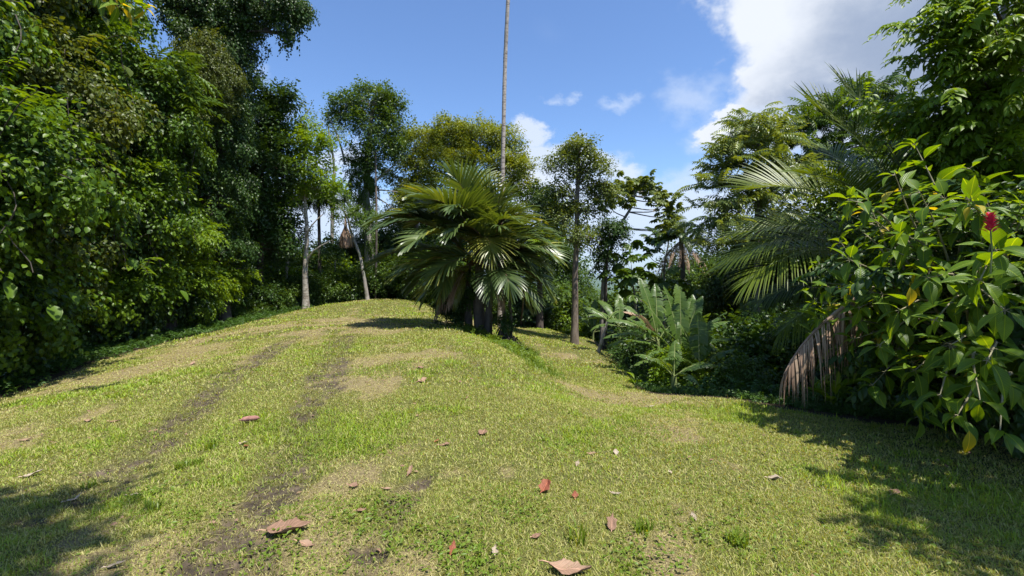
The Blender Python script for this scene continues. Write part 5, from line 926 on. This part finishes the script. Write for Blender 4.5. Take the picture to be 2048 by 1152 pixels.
for a in [(577, 1066, .27, .55, 82, 'fallen', 'large curled brown leaf lying at the bottom left of centre', .06, .5, .5), (612, 1094, .15, .45, 105, 'fallen', 'narrow pinkish brown leaf just below the large curled one', .0, .2, .1), (66, 953, .17, .5, 60, 'fallen_pale', 'pale grey leaf raised off the grass at the far left', .25, .3, .3),
          (845, 764, .20, .7, 40, 'fallen', 'pinkish leaf on the ridge above a straw patch, farthest from the camera', .1, .4, .4), (842, 737, .16, .5, 90, 'fallen', 'small brown leaf higher up the ridge near the dirt patch'), (966, 869, .13, .9, 20, 'fallen', 'round brown cupped leaf in the middle of the lawn', .2, .4, .3),
          (890, 892, .13, .5, 75, 'fallen', 'pink speckled leaf left of the round cupped one', .1, .2, .2), (874, 884, .07, .5, 30, 'fallen_red', 'tiny reddish leaf touching the pink speckled one'), (708, 976, .10, .8, 85, 'fallen', 'small tan round leaf left of the narrow mud patch', .1, .3, .2), (775, 981, .08, .5, 80, 'fallen', 'small brown leaf at the edge of the green weeds by the mud'),
          (820, 948, .11, .4, 10, 'fallen', 'upright pink narrow leaf at the top of the mud strip', .5, .2, .3), (722, 1026, .09, .5, 60, 'fallen', 'tan folded leaf scrap among weeds left of the mud strip'), (1090, 983, .13, .8, 30, 'fallen_red', 'dark red crumpled leaf standing up right of centre', .5, .5, .6), (1150, 997, .08, .7, 10, 'fallen_red', 'small orange-red leaf right of the crumpled dark red one', .4, .4, .3),
          (1232, 992, .09, .6, 120, 'fallen_pale', 'greyish curled leaf in the grass right of the orange-red one', .2, .6, .3), (1224, 1056, .13, .6, 15, 'fallen', 'pinkish torn leaf standing near the bottom right of centre', .5, .3, .3), (1073, 1078, .08, .6, 60, 'fallen', 'small brown-pink leaf near the bottom below the grass blade'), (905, 1108, .09, .5, 10, 'fallen_red', 'orange narrow leaf near the bottom edge of the weeds', .5, .2, .3),
          (990, 1108, .08, .6, 0, 'fallen_pale', 'pale greyish leaf near the bottom, right of the orange narrow one', .3, .2, .2), (1140, 1146, .24, .5, 100, 'fallen', 'large pink-brown leaf cut by the bottom edge of the picture', .0, .5, .4), (1550, 961, .14, .45, 100, 'fallen_pale', 'pinkish tan folded leaf beside the shadow on the right lawn', .1, .3, .7),
          (1790, 990, .13, .6, 60, 'fallen', 'brown leaf lying in the shade of the red-flowered shrub', .1, .3, .3), (1302, 816, .14, .7, 80, 'fallen_pale', 'cream curled leaf near the corner where the lower path begins', .2, .5, .5), (1155, 932, .08, .5, 20, 'fallen_pale', 'thin pale leaf standing in the grass centre right', .5, .3, .3), (1184, 911, .09, .6, 90, 'fallen', 'dull pinkish leaf upper left of the pale standing pair'),
          (1232, 910, .10, .6, 10, 'fallen_pale', 'pale brown double-folded leaf in the middle of the right lawn', .4, .4, .5), (486, 889, .10, .8, 100, 'fallen_pale', 'cream round leaf left of the orange scrap'), (492, 896, .10, .5, 140, 'fallen_red', 'orange scrap of leaf beside the cream round one', .2, .3, .3), (230, 845, .17, .35, 85, 'fallen', 'reddish brown flat leaf in the left lawn before the wheel track', .05, .2, .2),
          (177, 844, .12, .5, 90, 'fallen', 'dark brown leaf left of the reddish flat one', .1, .4, .4), (52, 882, .13, .6, 60, 'fallen', 'tan leaf among straw at the left edge', .1, .3, .2), (148, 1003, .13, .3, 30, 'fallen_pale', 'bent straw-coloured leaf at the edge of the lower left shadow', .3, .5, .2), (268, 994, .10, .5, 70, 'fallen_pale', 'greyish leaf half sunk in grass by the lower left shadow'),
          (232, 1137, .10, .4, 60, 'fallen_pale', 'small tan pointed leaf near the bottom left edge', .2, .1, .3), (385, 729, .14, .8, 0, 'fallen', 'round tan leaf high on the left slope', .3, .4, .3), (1340, 947, .06, .7, 0, 'fallen_pale', 'tiny pale leaf on the plain right lawn'), (1387, 1040, .08, .5, 0, 'fallen_pale', 'small whitish leaf standing in weeds near the bottom right', .4, .2, .2)]:
    fallen(*a)
# brown seed pod
b = G(500, 845); pod = MB(); pts = np.array([b + [-.085, -.02, .035], b + [-.06, -.012, .04], b + [0, 0, .046], b + [.06, .012, .048], b + [.088, .02, .046]]); pts = smooth_path(pts, 4); rd = .030 * np.sin(np.linspace(.35, np.pi - .35, len(pts))) ** .6
pod.tube(pts, rd, 12); pod.tube([pts[0] + [.01, 0, 0], pts[0] - [.03, .01, -.004]], [.012, .005], 6); pod.tube([pts[-1] - [.01, 0, 0], pts[-1] + [.012, .004, 0]], [.016, .003], 6)
o = pod.build('seed_pod', bark_mat('pod_skin', (.22, .10, .08), (.34, .17, .13), scale=22)); tag(o, 'plump reddish brown pod lying on the grass between the wheel tracks', 'seed pod')
# crumbs of leaf, straw and bark strewn over the lawn
lm_ = MB(); X, Y = scatter(2600, 1.8, 12); k = (lawnmask(X, Y) > .5) & (rg.uniform(size=len(X)) < .25 + .5 * drymask(X, Y) + .5 * mudmask(X, Y)); X, Y = X[k], Y[k]; n = len(X); a = rg.uniform(0, 6.28, n)
lm_.inst(LEAF4, np.stack([X, Y, H(X, Y) + rg.uniform(.004, .03, n)], -1), np.stack([np.cos(a), np.sin(a), rg.uniform(-.2, .5, n)], -1), np.stack([rg.normal(size=n) * .5, rg.normal(size=n) * .5, np.ones(n)], -1), rg.uniform(.012, .055, n), rg.uniform(0, .9, n), rg.uniform(.004, .026, n))
tag(lm_.build('leaf_litter', M['fallen']), 'small brown leaf crumbs and bark bits strewn in the grass', 'leaf litter', kind='stuff')
# grass tufts and weeds that stand out
for px, py, n, h, lab in [(365, 935, 60, .10, 'bright broad-bladed grass tuft between the wheel tracks'), (395, 930, 50, .09, 'grass tuft just right of the bright broad-bladed one'), (305, 1022, 60, .10, 'yellowish grass tuft by the lower left shadow'), (178, 975, 50, .08, 'pale green tuft at the upper edge of the lower left shadow'),
                          (1152, 1085, 26, .17, 'tall thin grass blades standing right of centre near the bottom'), (1285, 1060, 70, .09, 'wide grass tuft right of the pink torn leaf'), (1475, 1090, 90, .10, 'green grass patch standing at the lower right'), (425, 895, 60, .10, 'wispy grass tuft on the ridge beside the left wheel track')]:
    b = G(px, py); mb = MB(); tuft(mb, b, n, h, .009, .06, .66); o = mb.build('grass_tuft', M['weed'], smooth=False); me = o.data; import mathutils
    me.transform(mathutils.Matrix.Translation(-Vector(b.tolist()))); o.location = Vector(b.tolist()); tag(o, lab, 'grass tuft')

# ================================================================== THE AIR
hz_m = bpy.data.materials.new('air'); hz_m.use_nodes = True; N = NT(hz_m.node_tree); o_ = N.new('ShaderNodeOutputMaterial'); v_ = N.new('ShaderNodeVolumePrincipled')
v_.inputs['Color'].default_value = (.72, .84, 1, 1); v_.inputs['Density'].default_value = .00006; v_.inputs['Anisotropy'].default_value = .2; N.link(v_.outputs[0], o_.inputs['Volume'])
hb_ = MB(); a_, b0, b1 = 47000.0, float(gzv.min()) - 1.0, 32.0
hb_.add([(x, y, z) for z in (b0, b1) for x, y in ((-a_, -a_), (a_, -a_), (a_, a_), (-a_, a_))], [(3, 2, 1, 0), (4, 5, 6, 7), (0, 1, 5, 4), (1, 2, 6, 5), (2, 3, 7, 6), (3, 0, 4, 7)])
tag(hb_.build('haze', hz_m, smooth=False), kind='stuff')
